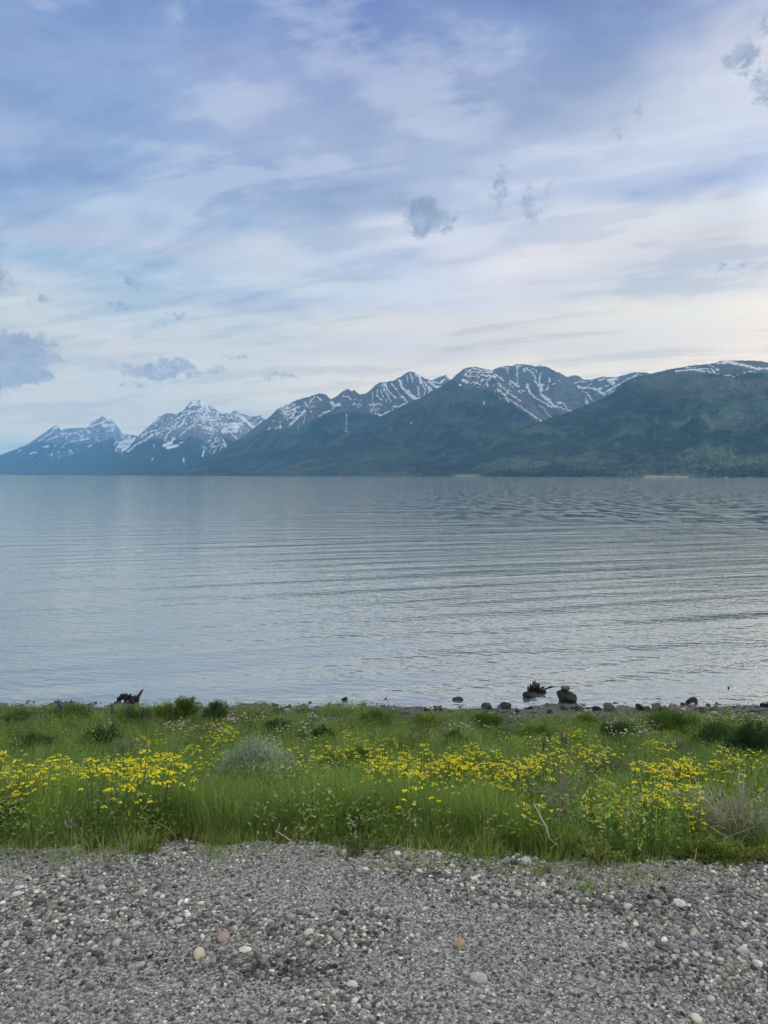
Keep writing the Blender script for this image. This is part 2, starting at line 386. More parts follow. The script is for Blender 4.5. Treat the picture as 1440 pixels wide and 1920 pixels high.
mountain('mountain', 'dark blue forested spur in front of the farthest peaks, snowy gully at its right', A2, 17000, 12500, 13, [
    (2, 'blob', 210, 540, 125, 130, .66), (2, [(240,450),(262,485)], 22), (2, [(100,640),(140,560),(130,500)], 12), (2, [(180,620),(240,580),(320,490)], 26)], far_mat, 420, 200, p=1.1, amp=.05, tree=(2, 3), jag=.5)
B = [(200, 868), (230, 850), (240, 840), (255, 823), (263, 813), (272, 805), (282, 797), (290, 789), (297, 782), (305, 778), (312, 775), (321, 775), (330, 777), (338, 772), (345, 768), (351, 760), (357, 752), (364, 751), (374, 751), (380, 754), (385, 757), (394, 761), (403, 766), (411, 773), (420, 776), (430, 775), (440, 770), (447, 773), (452, 775), (461, 778), (470, 781), (480, 780), (487, 779), (495, 785), (510, 796), (540, 820), (580, 860)]
mountain('mountain', 'big flat-topped snowy peak with a broad snowfield, left of the centre', B, 15500, 10500, 23, [
    (2, [(520,330),(560,290),(610,255)], 15), (2, [(400,470),(480,420),(560,400)], 16), (2, [(380,540),(470,490),(520,440)], 20), (2, [(240,640),(330,560),(420,520)], 20), (2, [(370,480),(450,410)], 12),
    (2, 'blob', 600, 430, 60, 70, .45), (2, [(655,520),(670,460),(720,400),(830,350)], 13), (2, [(680,390),(760,350),(800,310)], 18), (2, [(800,270),(880,215)], 17), (2, [(850,340),(880,260),(930,200)], 22),
    (2, [(830,460),(880,410),(940,360),(980,330)], 15), (2, [(980,270),(1030,300)], 18), (2, [(930,140),(975,105)], 28), (2, 'blob', 1010, 95, 110, 30, .62), (2, 'blob', 1090, 130, 60, 60, .62), (2, [(960,200),(1000,180)], 14),
    (2, [(640,575),(720,540),(760,490)], 40), (2, [(680,600),(800,572)], 36), (2, [(660,635)], 14), (2, [(820,545),(870,530)], 10), (2, [(515,720),(520,745)], 11), (2, [(867,712),(870,790)], 9), (2, [(530,560),(532,590)], 8),
    (2, [(1110,120),(1150,180)], 30), (2, [(1090,240),(1140,280)], 24), (2, [(1150,380),(1190,400)], 30), (2, [(1180,360),(1245,400)], 12), (2, 'blob', 1330, 410, 42, 34, .95), (2, [(1240,230),(1290,290)], 16), (2, [(1350,240),(1390,265)], 16),
    (2, [(1100,390),(1110,440)], 10), (2, [(1310,510),(1340,580)], 24), (2, [(1240,480),(1180,580)], 13), (2, [(1080,690),(1100,590)], 14), (2, [(1180,620)], 20), (2, [(1120,620)], 16),
    (2, 'blob', 1200, 290, 170, 190, .44), (2, 'blob', 1200, 570, 150, 120, .33), (2, 'blob', 760, 330, 190, 110, .30),
    (3, [(250,335),(420,325)], 36), (3, [(300,365),(400,365)], 60), (3, [(340,410),(380,405)], 50), (3, [(350,460),(380,490)], 24), (3, [(410,240),(480,290),(540,340),(560,370)], 38), (3, [(560,370),(690,290)], 20),
    (3, [(430,400),(440,430)], 12), (3, 'blob', 330, 230, 120, 60, .42), (3, [(230,330),(310,420),(340,460)], 14)], far_mat, 760, 300, p=1.2, amp=.10, tree=(.36, .46), snow_amb=.55)
Cc = [(200, 889.5), (260, 886), (320, 880), (350, 875), (380, 861), (425, 840), (460, 815), (492, 790), (505, 782), (520, 767), (540, 757), (565, 747), (580, 744), (592, 739), (600, 738), (606, 738), (612, 740), (619, 748), (625, 747), (633, 741), (641, 735), (650, 729), (655, 731), (660, 734), (664, 731), (670, 736), (675, 740), (687, 737), (696, 730), (704, 722), (712, 717), (725, 716), (737, 714), (750, 707), (762, 699), (772, 696), (778, 699), (785, 702), (797, 710), (810, 713), (822, 708), (830, 704), (836, 704), (845, 712), (858, 722), (880, 740), (930, 780), (990, 840), (1040, 880)]
def c_extra(at, px, py, s, z):
    ln = np.interp(px, [380, 500, 560, 600, 640, 720, 760, 850], [850, 805, 800, 780, 771, 774, 758, 712])
    at['green'][:] = sstep(-4, 7, py - ln + 3 * fbm(px / 8, py / 8, 9, 3)) 
mountain('mountain', 'long dark range of streaked snowy summits rising through the centre', Cc, lambda x: np.interp(x, [200, 400, 700, 900], [9000, 9500, 9500, 10500]), lambda x: np.interp(x, [200, 400, 700, 1040], [7600, 7000, 5400, 5600]), 33, [
    (3, 'blob', 980, 165, 130, 75, .58), (3, 'blob', 1000, 250, 110, 60, .46), (3, [(980,340),(1060,270),(1150,180)], 30), (3, [(1135,315),(1155,210)], 9), (3, [(875,300),(870,380)], 13), (3, [(810,375),(870,370)], 12), (3, [(780,300),(830,290)], 12),
    (3, [(740,395),(760,370)], 10), (3, [(1220,70),(1260,20)], 15), (3, [(1290,20),(1330,60)], 22), (3, [(1150,90),(1190,140)], 22), (3, [(1070,350),(1075,390)], 8), (3, [(1220,185)], 24), (3, [(1235,230)], 16), (3, [(1350,210),(1430,180)], 24),
    (3, [(1300,245),(1330,235)], 15), (3, 'blob', 1200, 110, 100, 60, .38),
    (4, [(115,350),(150,390),(200,380)], 44), (4, [(130,420)], 20), (4, [(30,470),(100,445)], 20), (4, [(235,290),(300,300),(320,330)], 12), (4, [(275,480),(272,560),(270,620),(290,700)], 6), (4, [(240,615),(262,655)], 7),
    (4, 'blob', 380, 370, 60, 60, .36), (4, [(590,220),(600,300),(640,330)], 13), (4, [(640,180),(690,260),(740,350)], 14), (4, [(680,160),(700,230),(790,310)], 19), (4, [(740,160),(800,230),(850,300)], 17), (4, [(630,230),(660,290),(700,350)], 11),
    (4, [(540,250),(545,340)], 12), (4, [(560,380),(590,380)], 20), (4, [(600,370),(640,375)], 12), (4, [(660,160),(690,200)], 20), (4, [(830,130),(850,200),(910,260),(960,310),(1030,330)], 30), (4, [(850,290),(900,350),(930,375)], 14),
    (4, [(910,230),(960,290),(1050,320)], 20), (4, [(1020,200),(1025,280)], 13), (4, [(905,80),(910,140)], 10), (4, [(940,50),(960,140)], 16), (4, [(1000,60),(1040,100),(1050,150)], 30), (4, [(1060,160),(1090,220),(1085,290)], 10),
    (4, [(1080,140),(1130,200),(1140,280)], 13), (4, [(1110,180),(1180,250)], 22), (4, [(1130,290),(1200,260)], 24), (4, [(1130,140),(1200,190),(1240,240)], 24), (4, [(1200,190),(1280,200)], 22), (4, [(1170,140),(1240,160),(1290,120)], 22),
    (4, [(1300,85),(1360,130)], 10), (4, [(600,480),(640,500),(700,460),(760,435)], 20), (4, [(760,400),(820,400),(880,370)], 20), (4, [(880,380),(960,370)], 14), (4, 'blob', 560, 420, 70, 80, .40)], mid_mat, 1300, 330, p=1.2, amp=.09, rib=22, tree=(.5, .62), extra=c_extra)
D2 = [(860, 740), (900, 715), (915, 700), (927, 692), (934, 689), (940, 687), (955, 686), (960, 686), (968, 683), (975, 683), (985, 683), (992, 684), (1003, 687), (1010, 685), (1020, 686), (1030, 690), (1035, 693), (1042, 697), (1050, 699), (1058, 704), (1065, 707), (1072, 704), (1080, 704), (1088, 706), (1092, 711), (1102, 712), (1110, 711), (1120, 709), (1130, 706), (1142, 707), (1155, 707), (1165, 704), (1172, 703), (1182, 700), (1190, 698), (1200, 698), (1208, 698), (1214, 699), (1222, 704), (1250, 720), (1330, 790), (1420, 850)]
mountain('mountain', 'steep grey bowl with white snow couloirs behind the green mountainside', D2, 9800, lambda x: np.interp(x, [860, 1100, 1420], [6600, 6400, 7000]), 43, [
    (5, [(620,120),(620,160)], 13), (5, [(720,90),(718,270)], 10), (5, [(650,250),(730,300)], 28), (5, [(620,265),(690,320)], 13), (5, [(730,345),(750,362)], 9), (5, [(550,100),(640,110)], 13), (5, [(700,95),(760,90)], 16), (5, [(790,120),(795,150)], 15),
    (5, [(810,110),(880,160),(910,220)], 13), (5, [(860,120),(920,130),(915,165)], 9), (5, [(970,160),(945,240),(950,290)], 11), (5, [(900,240),(950,300)], 18), (5, [(970,290),(960,380),(1030,430),(1090,500),(1130,510)], 42), (5, [(940,300),(1000,280)], 18),
    (5, [(820,290),(850,360),(890,410)], 38), (5, [(890,410),(960,450),(1080,520)], 18), (5, [(940,500),(1000,530)], 11), (5, [(1000,540),(1040,600),(1080,625)], 10), (5, [(815,450),(820,490)], 9), (5, [(850,480)], 12),
    (5, [(1130,465),(1200,480),(1250,550),(1290,560)], 15), (5, [(1160,515),(1210,540)], 12), (5, [(1055,210),(1050,260)], 11), (5, [(1085,280),(1110,268)], 15), (5, [(1040,300),(1020,340)], 13), (5, [(1140,245),(1160,238)], 8), (5, [(930,90),(1000,90)], 9),
    (5, [(750,345),(800,350)], 8),
    (6, [(190,355),(260,325),(370,330)], 14), (6, [(400,300),(450,310)], 13), (6, [(240,390),(330,420)], 32), (6, [(330,420),(430,355)], 9), (6, [(390,410),(490,430)], 28), (6, [(310,460),(370,490),(430,570),(480,610)], 17), (6, [(350,550),(365,630)], 24),
    (6, [(200,420)], 16), (6, [(510,440),(560,410)], 28), (6, [(520,460),(600,500)], 32), (6, [(600,480),(700,420),(740,400)], 24), (6, [(650,310),(770,290)], 50), (6, [(700,340),(720,350)], 56), (6, [(620,400),(660,370)], 15), (6, [(640,490),(720,450)], 13),
    (6, [(710,490),(740,440)], 11), (6, [(740,390),(800,360),(880,320)], 20), (6, [(900,300),(960,280),(1060,220)], 22), (6, [(520,310),(600,290)], 28), (6, [(1090,235),(1110,240)], 13), (6, [(660,520)], 13), (6, [(205,620),(230,625)], 13)],
    mid_mat, 900, 260, p=1.1, amp=.08, rib=26, tree=(.42, .5), jag=.7)
D1 = [(300, 890), (380, 889), (480, 885), (540, 868), (600, 838), (650, 812), (690, 791), (720, 777), (750, 763), (785, 747), (820, 728), (835, 720), (848, 710), (856, 702), (863, 697), (870, 691), (878, 689), (885, 688), (893, 688), (902, 690), (912, 692), (920, 694), (928, 698), (940, 707), (955, 722), (970, 736), (985, 749), (1000, 762), (1012, 772), (1024, 783), (1034, 788), (1060, 806), (1100, 838), (1150, 870), (1200, 888)]
def d_extra(at, px, py, s, z):
    ln = np.interp(px, [700, 845, 870, 920, 945, 975, 1010, 1040, 1070], [700, 706, 727, 730, 742, 768, 786, 795, 815])
    at['green'][:] = sstep(-2, 5, py - ln + 4 * fbm(px / 6, py / 6, 19, 3))
    at['bare'][:] = .7 * sstep(.0, .4, fbm(px / 16 + py / 22, py / 9, 77, 4)) * (py > 730) + .5 * np.exp(-((px - 885) / 25) ** 2 - ((py - 723) / 7) ** 2)
mountain('mountain', 'round-topped green and blue mountainside in front of the snowy bowl', D1, lambda x: np.interp(x, [300, 700, 885, 1030, 1200], [6800, 7200, 7800, 6600, 6200]), lambda x: np.interp(x, [300, 700, 1200], [5600, 4700, 4400]), 53, [
    (5, [(170,180),(230,130)], 18), (5, [(240,110),(360,130),(460,150)], 12), (5, [(250,155),(460,155)], 10), (5, [(170,190),(330,205)], 13), (5, [(390,190),(490,200)], 26), (5, [(430,215)], 24), (5, [(150,230),(200,260)], 30), (5, [(110,290),(130,285)], 15),
    (5, [(270,265),(340,280)], 20), (5, [(300,310),(340,310)], 11), (5, [(400,260),(410,300)], 15), (5, [(340,240)], 13), (5, [(490,180),(580,240)], 15), (5, [(470,290),(600,410),(760,520),(850,580),(970,660)], 8),
    (5, [(520,270),(620,360),(700,420),(750,450)], 10), (5, [(540,350),(600,400)], 12), (5, [(580,420),(640,465)], 10), (5, [(960,665)], 13), (5, 'blob', 570, 380, 120, 90, .28), (5, 'blob', 300, 200, 200, 110, .30), (5, [(375,460),(380,490)], 9), (4, [(940,580),(970,562)], 8)],
    mid_mat, 1250, 300, p=1.15, amp=.10, rib=13, tree=(.6, .7), jag=.4, extra=d_extra)
E = [(700, 892), (800, 890), (860, 884), (885, 868), (905, 850), (925, 829), (935, 818), (955, 811), (980, 804), (1000, 797), (1020, 790), (1045, 781), (1070, 772), (1095, 762), (1115, 754), (1132, 747), (1145, 741), (1153, 733), (1160, 725), (1170, 717), (1180, 712), (1200, 705), (1220, 701), (1245, 695), (1270, 690), (1300, 685), (1335, 682), (1343, 680), (1350, 677), (1358, 676), (1370, 676), (1395, 676), (1410, 676), (1425, 677), (1440, 680), (1500, 683), (1600, 672), (1750, 690), (1900, 720), (2150, 790), (2400, 850), (2600, 885)]
def e_extra(at, px, py, s, z):
    at['green'][:] = sstep(698, 706, py + 4 * fbm(px / 9, py / 5, 5, 3) + np.where(px < 1265, 30, 0) + np.where(px > 1400, 3, 0))
    at['bare'][:] = np.clip(.75 * np.exp(-((py - 722 - (1330 - px) * .02) / 12) ** 2) * sstep(1190, 1240, px) + .55 * np.exp(-((px - 1390) / 30) ** 2 - ((py - 785) / 14) ** 2)
                            + .6 * sstep(.12, .42, fbm(px / 30 + py / 40, py / 7, 66, 4)), 0, 1)
    at['bare'][:] = np.clip(at['bare'], 0, 1)
    at['grassy'][:] = np.clip(np.exp(-((px - 875) / 24) ** 4 - ((py - 893) / 4) ** 4) + .8 * np.exp(-((px - 1175) / 25) ** 4 - ((py - 885 - (1175 - px) * .06) / 4) ** 2) * (.6 + fbm(px / 6, py / 3, 8, 2))
                              + .6 * np.exp(-((px - 1400) / 50) ** 4 - ((py - 866) / 7) ** 2) * (.5 + 1.2 * fbm(px / 7, py / 4, 12, 3)), 0, 1)
    at['sand'][:] = np.clip(1.2 * (py > 894.6 + .4 * perlin(px / 9, 0 * px, 3)) * (z < 12) * (px > 920) * (.3 + .8 * (perlin(px / 25, 0 * px, 4) > -.1)) + 1.2 * np.exp(-((px - 1232) / 28) ** 4 - ((py - 894.5) / 2.6) ** 4) + .9 * np.exp(-((px - 1278) / 14) ** 4 - ((py - 894) / 2.2) ** 4), 0, 1)
mountain('mountain', 'broad green hill filling the right, thin snow strip along its top', E, lambda x: np.interp(x, [700, 900, 1150, 1440, 2600], [4400, 4600, 5600, 6400, 6400]), lambda x: np.interp(x, [700, 900, 1200, 1440, 2600], [4000, 3700, 3400, 3300, 3300]), 63, [
    (7, [(400,215),(560,200),(770,190)], 18), (7, [(490,180),(640,165)], 7), (7, [(640,215),(740,215)], 12), (7, [(760,210),(800,235)], 20), (7, [(800,190),(850,240)], 20), (7, [(780,150),(890,190)], 9), (7, [(820,195),(890,205)], 14), (7, [(860,250),(890,245)], 11),
    (7, [(880,130),(960,112),(1040,115)], 32), (7, [(1050,130),(1150,140)], 36), (7, [(1170,150),(1330,190)], 34), (7, [(1340,185),(1440,185),(1700,175),(2100,160)], 30), (7, [(950,262),(1025,262)], 13), (7, [(1040,275),(1070,280)], 10), (7, [(1085,257),(1115,255)], 13),
    (7, [(1160,235),(1190,235)], 9), (7, [(1225,215),(1300,230)], 10)], hill_mat, 1300, 330, p=1.25, amp=.085, rib=10, tree=(.8, .9), jag=.35, extra=e_extra)
# conifers that tooth the ridges and the far shore: an uncountable wood
def conifers(name, spots, mat):
    n = len(spots); sp = np.array(spots); k = 5
    ang = np.arange(k) * 2 * math.pi / k
    ring = np.stack([np.cos(ang), np.sin(ang), 0 * ang], 1)
    V = np.zeros((n, k + 1, 3)); h = sp[:, 3]
    V[:, :k] = sp[:, None, :3] + ring[None] * (h * .17)[:, None, None]; V[:, k] = sp[:, :3]; V[:, k, 2] += h
    V[:, :k, 2] -= 3
    f = np.array([[i, (i + 1) % k, k] for i in range(k)]); Fc = (f[None] + (np.arange(n) * (k + 1))[:, None, None]).reshape(-1, 3)
    rng = np.random.default_rng(3); col = np.repeat(np.array([.018, .034, .024]) * rng.uniform(.6, 1.5, (n, 1)), k + 1, 0)
    o = link(name, mesh_np(name, V.reshape(-1, 3), Fc, mat, col=col)); tag(o, 'far conifer wood along the hill and the far shore', 'trees', kind='stuff')

def tone_mat(name, rough=.9, trans=0.0, spec=.2, noise_amt=0.0, nscale=30, bump=0.0):
    m, g = material(name)
    col = g.n('ShaderNodeAttribute', {'attribute_name': 'tone'}).outputs['Color']
    nrm = None
    if noise_amt or bump:
        pos = g.n('ShaderNodeTexCoord').outputs['Object']
        nz = g.noise(pos, nscale, 5, .65)
        if noise_amt: col = g.mix(g.m('MULTIPLY', g.sm(nz, .3, .7), noise_amt), col, g.mix(1.0, col, (.42, .43, .45), 'MULTIPLY'))
        if bump: nrm = g.n('ShaderNodeBump', None, {'Strength': bump, 'Distance': .01, 'Height': nz}).outputs[0]
    b = g.n('ShaderNodeBsdfPrincipled', None, {'Base Color': col, 'Roughness': rough, 'Specular IOR Level': spec})
    if nrm is not None: g.nt.links.new(nrm, b.inputs['Normal'])
    out = b.outputs[0]
    if trans:
        t = g.n('ShaderNodeBsdfTranslucent', None, {'Color': g.mix(1.0, col, (1.25, 1.35, .6), 'MULTIPLY')})
        out = g.n('ShaderNodeMixShader', None, {0: trans, 1: out, 2: t.outputs[0]}).outputs[0]
    finish(g, out); return m
conifer_mat = tone_mat("conifer", .95, 0, .05)
rngc = np.random.default_rng(11)
for o in [o for o in C.objects if o.name.startswith('mountain')]: pass
hill = [o for o in C.objects if o.name.startswith('mountain')][-1]
co = np.empty(len(hill.data.vertices) * 3, np.float32); hill.data.vertices.foreach_get('co', co)
HV = co.reshape(-1, 1300, 3); nr_h = 330
spots = []
for i in range(11000):
    c = int(rngc.integers(60, 900))
    rr = int(min(nr_h - 1, abs(rngc.normal(0, 22)) + 4)) if rngc.random() < .55 else (nr_h - 1 - int(abs(rngc.normal(0, 4))) if rngc.random() < .35 else int(rngc.integers(5, 300)))
    p = HV[rr, c]
    if p[2] - WATER < 4: continue
    ppx, ppy = project(p)
    if ppy > 889 and 845 < ppx < 905: continue
    if ppy > 889 and 1200 < ppx < 1300: continue
    if ppy < 700 and 1265 < ppx and rngc.random() < .75: continue
    spots.append((p[0] + rngc.normal(0, 6), p[1] + rngc.normal(0, 6), p[2], rngc.uniform(6, 13)))
conifers('conifer_forest', spots, conifer_mat)

# ------------------------------------------------------------------ ground profile
PY = np.array([-400, -60, -8, 3.6, 4.1, 5, 6, 8, 10, 12, 14, 15.2, 16.6, 18.5, 22, 40, 80])
PZ = np.array([0.6, .25, .06, 0, -.02, -.34, -.70, -1.35, -1.95, -2.45, -2.82, -2.93, -3.01, -3.12, -3.5, -6, -9])
def edge(x):      # where the gravel gives way to the verge
    x = np.asarray(x, float)
    return 4.13 + .08 * perlin(x * 1.3, 0 * x, 5) + .06 * perlin(x * 5, 0 * x, 6) - .17 * sstep(.0, .9, x)
def shore(x):     # waterline wobble
    x = np.asarray(x, float)
    return 0.28 * perlin(x * .35, 0 * x + 2, 15) + .05 * perlin(x * 1.4, 0 * x, 16)
def gz(x, y):
    x = np.asarray(x, float); y = np.asarray(y, float)
    z = np.interp(y - shore(x) * sstep(9, 14, y) - (edge(x) - 4.13) * sstep(9, 5, y), PY, PZ)
    z = z + .05 * fbm(x * .9, y * .9, 21, 3) * sstep(4.2, 5.5, y) * sstep(17, 14, y) + .008 * perlin(x * 1.1, y * 1.1, 22) * (y < 4.4)
    return z + .02 * perlin(x * 2.2, y * 2.2, 24) * sstep(13.5, 15, y)
def hit(px, py, h=0.0, lo=2.0, hi=40.0, z=None):     # point on the ground (plus h) seen at a photo position
    d = pix_dir(px, py); d = d / d[1]
    ys = np.linspace(lo, hi, 4000); P = np.array([0, 0, CAMZ]) + ys[:, None] * d[None]
    gg = (gz(P[:, 0], P[:, 1]) if z is None else z) + h
    k = np.argmax(P[:, 2] <= gg)
    if P[-1, 2] > (gg[-1] if np.ndim(gg) else gg): k = len(ys) - 1
    return P[k] - np.array([0, 0, h])

def sheet_rows():
    return np.concatenate([[-400, -150, -60, -25, -10, -4, 0, 1.4], np.arange(2.0, 5.2, .05), np.arange(5.2, 14, .14), np.arange(14, 18, .07), [18.4, 19, 20, 22, 26, 32, 40, 60, 80]])
yr = sheet_rows(); xr = np.concatenate([[-2500, -900, -300, -120, -60, -35, -25, -18], np.arange(-14, 14.01, .11), [18, 25, 35, 60, 120, 300, 900, 2500]])
XX, YY = np.meshgrid(xr, yr)
ZZ = gz(XX, YY)
m, g = material("ground_cover")
pos = g.n('ShaderNodeNewGeometry').outputs['Position']
px_, py_, pz_ = g.sep(pos)
wob = g.m('MULTIPLY', g.m('SUBTRACT', g.noise(pos, 2.2, 4, .6), .5), .35)
yy = g.m('ADD', py_, wob)
n_f = g.noise(pos, 260, 3, .7); n_m = g.noise(pos, 45, 4, .65); n_l = g.noise(pos, .9, 3, .5)
vor = g.n('ShaderNodeTexVoronoi', {'feature': 'F1'}, {'Vector': pos, 'Scale': 95.0}); vc = g.sep(vor.outputs['Color'])[0]
grit = g.ramp(g.m('ADD', g.m('MULTIPLY', vc, .6), g.m('MULTIPLY', n_f, .4)), [(.15, (.06, .06, .065)), (.4, (.17, .167, .165)), (.6, (.29, .285, .275)), (.9, (.46, .45, .43))])
grit = g.mix(g.m('MULTIPLY', g.sm(n_l, .58, .70), .45), grit, (.16, .16, .175))
soil = g.ramp(n_m, [(.3, (.018, .020, .012)), (.55, (.032, .034, .018)), (.8, (.06, .055, .035))])
beach = g.ramp(g.m('ADD', g.m('MULTIPLY', vc, .6), g.m('MULTIPLY', n_m, .4)), [(.1, (.03, .03, .033)), (.5, (.08, .08, .08)), (.9, (.18, .175, .17))])
edge_f = g.sm(g.m('ADD', yy, g.m('MULTIPLY', g.sm(px_, 0, .9), .17)), 4.08, 4.2)
c = g.mix(edge_f, grit, soil)
c = g.mix(g.sm(yy, 14.3, 14.7), c, beach)
bh = g.m('ADD', g.m('MULTIPLY', g.m('SUBTRACT', 1.0, vor.outputs['Distance']), .6), g.m('MULTIPLY', n_f, .5))
bp = g.n('ShaderNodeBump', None, {'Strength': .8, 'Distance': .006, 'Height': bh}).outputs[0]
b = g.n('ShaderNodeBsdfPrincipled', None, {'Base Color': c, 'Roughness': .92, 'Specular IOR Level': .2, 'Normal': bp})
finish(g, b.outputs[0])
o = link('ground', mesh_np('ground', np.stack([XX, YY, ZZ], -1).reshape(-1, 3), grid_faces(*XX.shape), m, smooth=True))
tag(o, 'grey gravel roadside falling to the lake shore', 'ground', kind='structure')

# ------------------------------------------------------------------ lake
m, g = material("lake_water")
pos = g.n('ShaderNodeNewGeometry').outputs['Position']
x_, y_, z_ = g.sep(pos)
dist = g.v('LENGTH', pos, out=1)
# gusty / calm areas
calm = g.noise(g.v('MULTIPLY', pos, (.010, .02, 1)), 1.0, 3, .5)
side = g.sm(g.m('DIVIDE', x_, g.m('MAXIMUM', y_, 5.0)), -.32, .22)          # more wind to the right of the bay
far = g.sm(dist, 25, 110)
rough_k = g.m('ADD', g.m('ADD', .62, g.m('MULTIPLY', side, .2)), g.m('MULTIPLY', g.m('MULTIPLY', side, far), 1.1))
ff = g.m('MULTIPLY', side, far)
patch = g.sm(g.noise(g.v('MULTIPLY', pos, (.48, .15, 1)), 1.0, 4, .68), .46, .58)
rough_k = g.m('MULTIPLY', rough_k, g.m('ADD', g.m('SUBTRACT', 1.0, ff), g.m('MULTIPLY', ff, g.m('ADD', .06, g.m('MULTIPLY', patch, 2.5)))))
calm_k = g.m('SUBTRACT', 1.0, g.m('MULTIPLY', g.m('MULTIPLY', far, g.m('SUBTRACT', 1.0, side)), .25))
def height(off):
    p = g.v('ADD', pos, off)
    r1 = g.n('ShaderNodeVectorRotate', {'rotation_type': 'Z_AXIS'}, {'Vector': p, 'Angle': math.radians(-19)}).outputs[0]
    r2 = g.n('ShaderNodeVectorRotate', {'rotation_type': 'Z_AXIS'}, {'Vector': p, 'Angle': math.radians(9)}).outputs[0]
    a = g.noise(g.v('MULTIPLY', r1, (.07, .48, 1)), 1.0, 1.5, .45, .25)       # long crests
    b_ = g.noise(g.v('MULTIPLY', r2, (.5, 1.25, 1)), 1.0, 2, .5)
    c_ = g.noise(g.v('MULTIPLY', r2, (1.8, 4.2, 1)), 1.0, 2.5, .6)
    e_ = g.noise(g.v('MULTIPLY', r1, (.045, .17, 1)), 1.0, 2, .5)
    s = g.m('MULTIPLY', g.m('MULTIPLY', a, .165), calm_k)
    s = g.m('ADD', s, g.m('MULTIPLY', e_, g.m('MULTIPLY', g.m('MULTIPLY', side, far), .38)))
    s = g.m('ADD', s, g.m('MULTIPLY', g.m('MULTIPLY', b_, .030), g.m('ADD', 1.0, g.m('ADD', g.m('MULTIPLY', far, 1.3), g.m('MULTIPLY', g.m('MULTIPLY', side, far), .4)))))
    return g.m('ADD', s, g.m('ADD', g.m('MULTIPLY', c_, .036), g.m('MULTIPLY', g.noise(g.v('MULTIPLY', p, (5.0, 11.0, 1)), 1.0, 1, .5), .0055)))
EPS = .04
h0 = height((0, 0, 0)); hx = height((EPS, 0, 0)); hy = height((0, EPS, 0))
gx = g.m('MULTIPLY', g.m('DIVIDE', g.m('SUBTRACT', h0, hx), EPS), rough_k)
gy = g.m('MULTIPLY', g.m('DIVIDE', g.m('SUBTRACT', h0, hy), EPS), rough_k)
nrm = g.v('NORMALIZE', g.xyz(gx, gy, 1.0))
shal = g.sm(y_, 15, 24)
bc = g.mix(shal, (.13, .15, .15), (.075, .11, .125))
fr = g.n('ShaderNodeFresnel', None, {'IOR': 1.34, 'Normal': nrm}).outputs[0]
dif = g.n('ShaderNodeBsdfDiffuse', None, {'Color': bc})
glo = g.n('ShaderNodeBsdfGlossy', None, {'Color': (.945, .935, .87, 1), 'Roughness': .03, 'Normal': nrm})
mx = g.n('ShaderNodeMixShader', None, {0: g.m('ADD', .52, g.m('MULTIPLY', fr, .48)), 1: dif.outputs[0], 2: glo.outputs[0]})
finish(g, mx.outputs[0])
ya = np.array([-4.0, 0, 30, 120, 600, 3000, 12000, 34000]); xa = np.array([-26000, -8000, -1500, -200, 0, 200, 1500, 8000, 26000])
ya = np.array([13, 30, 120, 600, 3000, 12000, 32000])
XW, YW = np.meshgrid(xa, ya)
o = link('lake', mesh_np('lake', np.stack([XW, YW, 0 * XW + WATER], -1).reshape(-1, 3), grid_faces(*XW.shape), m))
tag(o, 'calm grey-blue lake with long low ripples', 'water', kind='structure')

# ------------------------------------------------------------------ gravel: loose stones, uncountable
def ico(sub):
    import bmesh
    bm = bmesh.new(); bmesh.ops.create_icosphere(bm, subdivisions=sub, radius=1)
    V = np.array([v.co[:] for v in bm.verts]); Fc = np.array([[v.index for v in f.verts] for f in bm.faces]); bm.free()
    return V, Fc
STONE_TONES = np.array([(.33,.325,.31),(.25,.245,.235),(.16,.16,.16),(.10,.105,.115),(.06,.065,.08),(.42,.41,.39),(.56,.55,.52),(.74,.73,.70),(.29,.265,.225),(.24,.24,.275),(.21,.26,.27),(.36,.29,.26),(.42,.38,.29)])
STONE_P = np.array([15,15,15,13,10,12,9,5,5,5,3,.5,.8]); STONE_P = STONE_P / STONE_P.sum()
def stones(name, pos, size, seed, sub, tones=None, mat=None, flat=(.45, .8), sink=.25, col_mul=None):
    rng = np.random.default_rng(seed); n = len(pos); B, Fb = ico(sub); k = len(B)
    ax = np.stack([size * rng.uniform(.85, 1.35, n), size * rng.uniform(.65, 1.0, n), size * rng.uniform(*flat, n)], 1)
    W_ = B[None] * np.ones((n, 1, 1))
    for _ in range(5):            # a few worn facets
        d = rng.normal(size=(n, 3)); d /= np.linalg.norm(d, axis=1)[:, None]
        t = rng.uniform(.55, .92, n); pr = np.einsum('nkj,nj->nk', W_, d); ex = np.clip(pr - t[:, None], 0, None)
        W_ = W_ - ex[..., None] * d[:, None] * .85
    W_ = W_ + rng.normal(size=(n, k, 1)) * .03 * B[None]
    W_ = W_ * ax[:, None]
    a = rng.uniform(0, 6.283, n); tl = rng.normal(0, .3, n); ca, sa = np.cos(a), np.sin(a); ct, st_ = np.cos(tl), np.sin(tl)
    x, y, z = W_[..., 0], W_[..., 1], W_[..., 2]
    y, z = y * ct[:, None] - z * st_[:, None], y * st_[:, None] + z * ct[:, None]
    x, y = x * ca[:, None] - y * sa[:, None], x * sa[:, None] + y * ca[:, None]
    V = np.stack([x + pos[:, 0:1], y + pos[:, 1:2], z + pos[:, 2:3] + (ax[:, 2] * (1 - sink * 2))[:, None] * .6], -1)
    T = STONE_TONES if tones is None else tones
    ci = rng.choice(len(T), n, p=STONE_P if tones is None else None)
    col = T[ci] * rng.uniform(.8, 1.2, (n, 1))
    if col_mul is not None: col = col * col_mul[:, None] * np.array([1.015, 1.0, .975])
    Fc = (Fb[None] + (np.arange(n) * k)[:, None, None]).reshape(-1, 3)
    return mesh_np(name, V.reshape(-1, 3), Fc, mat, col=np.repeat(col, k, 0), smooth=True)
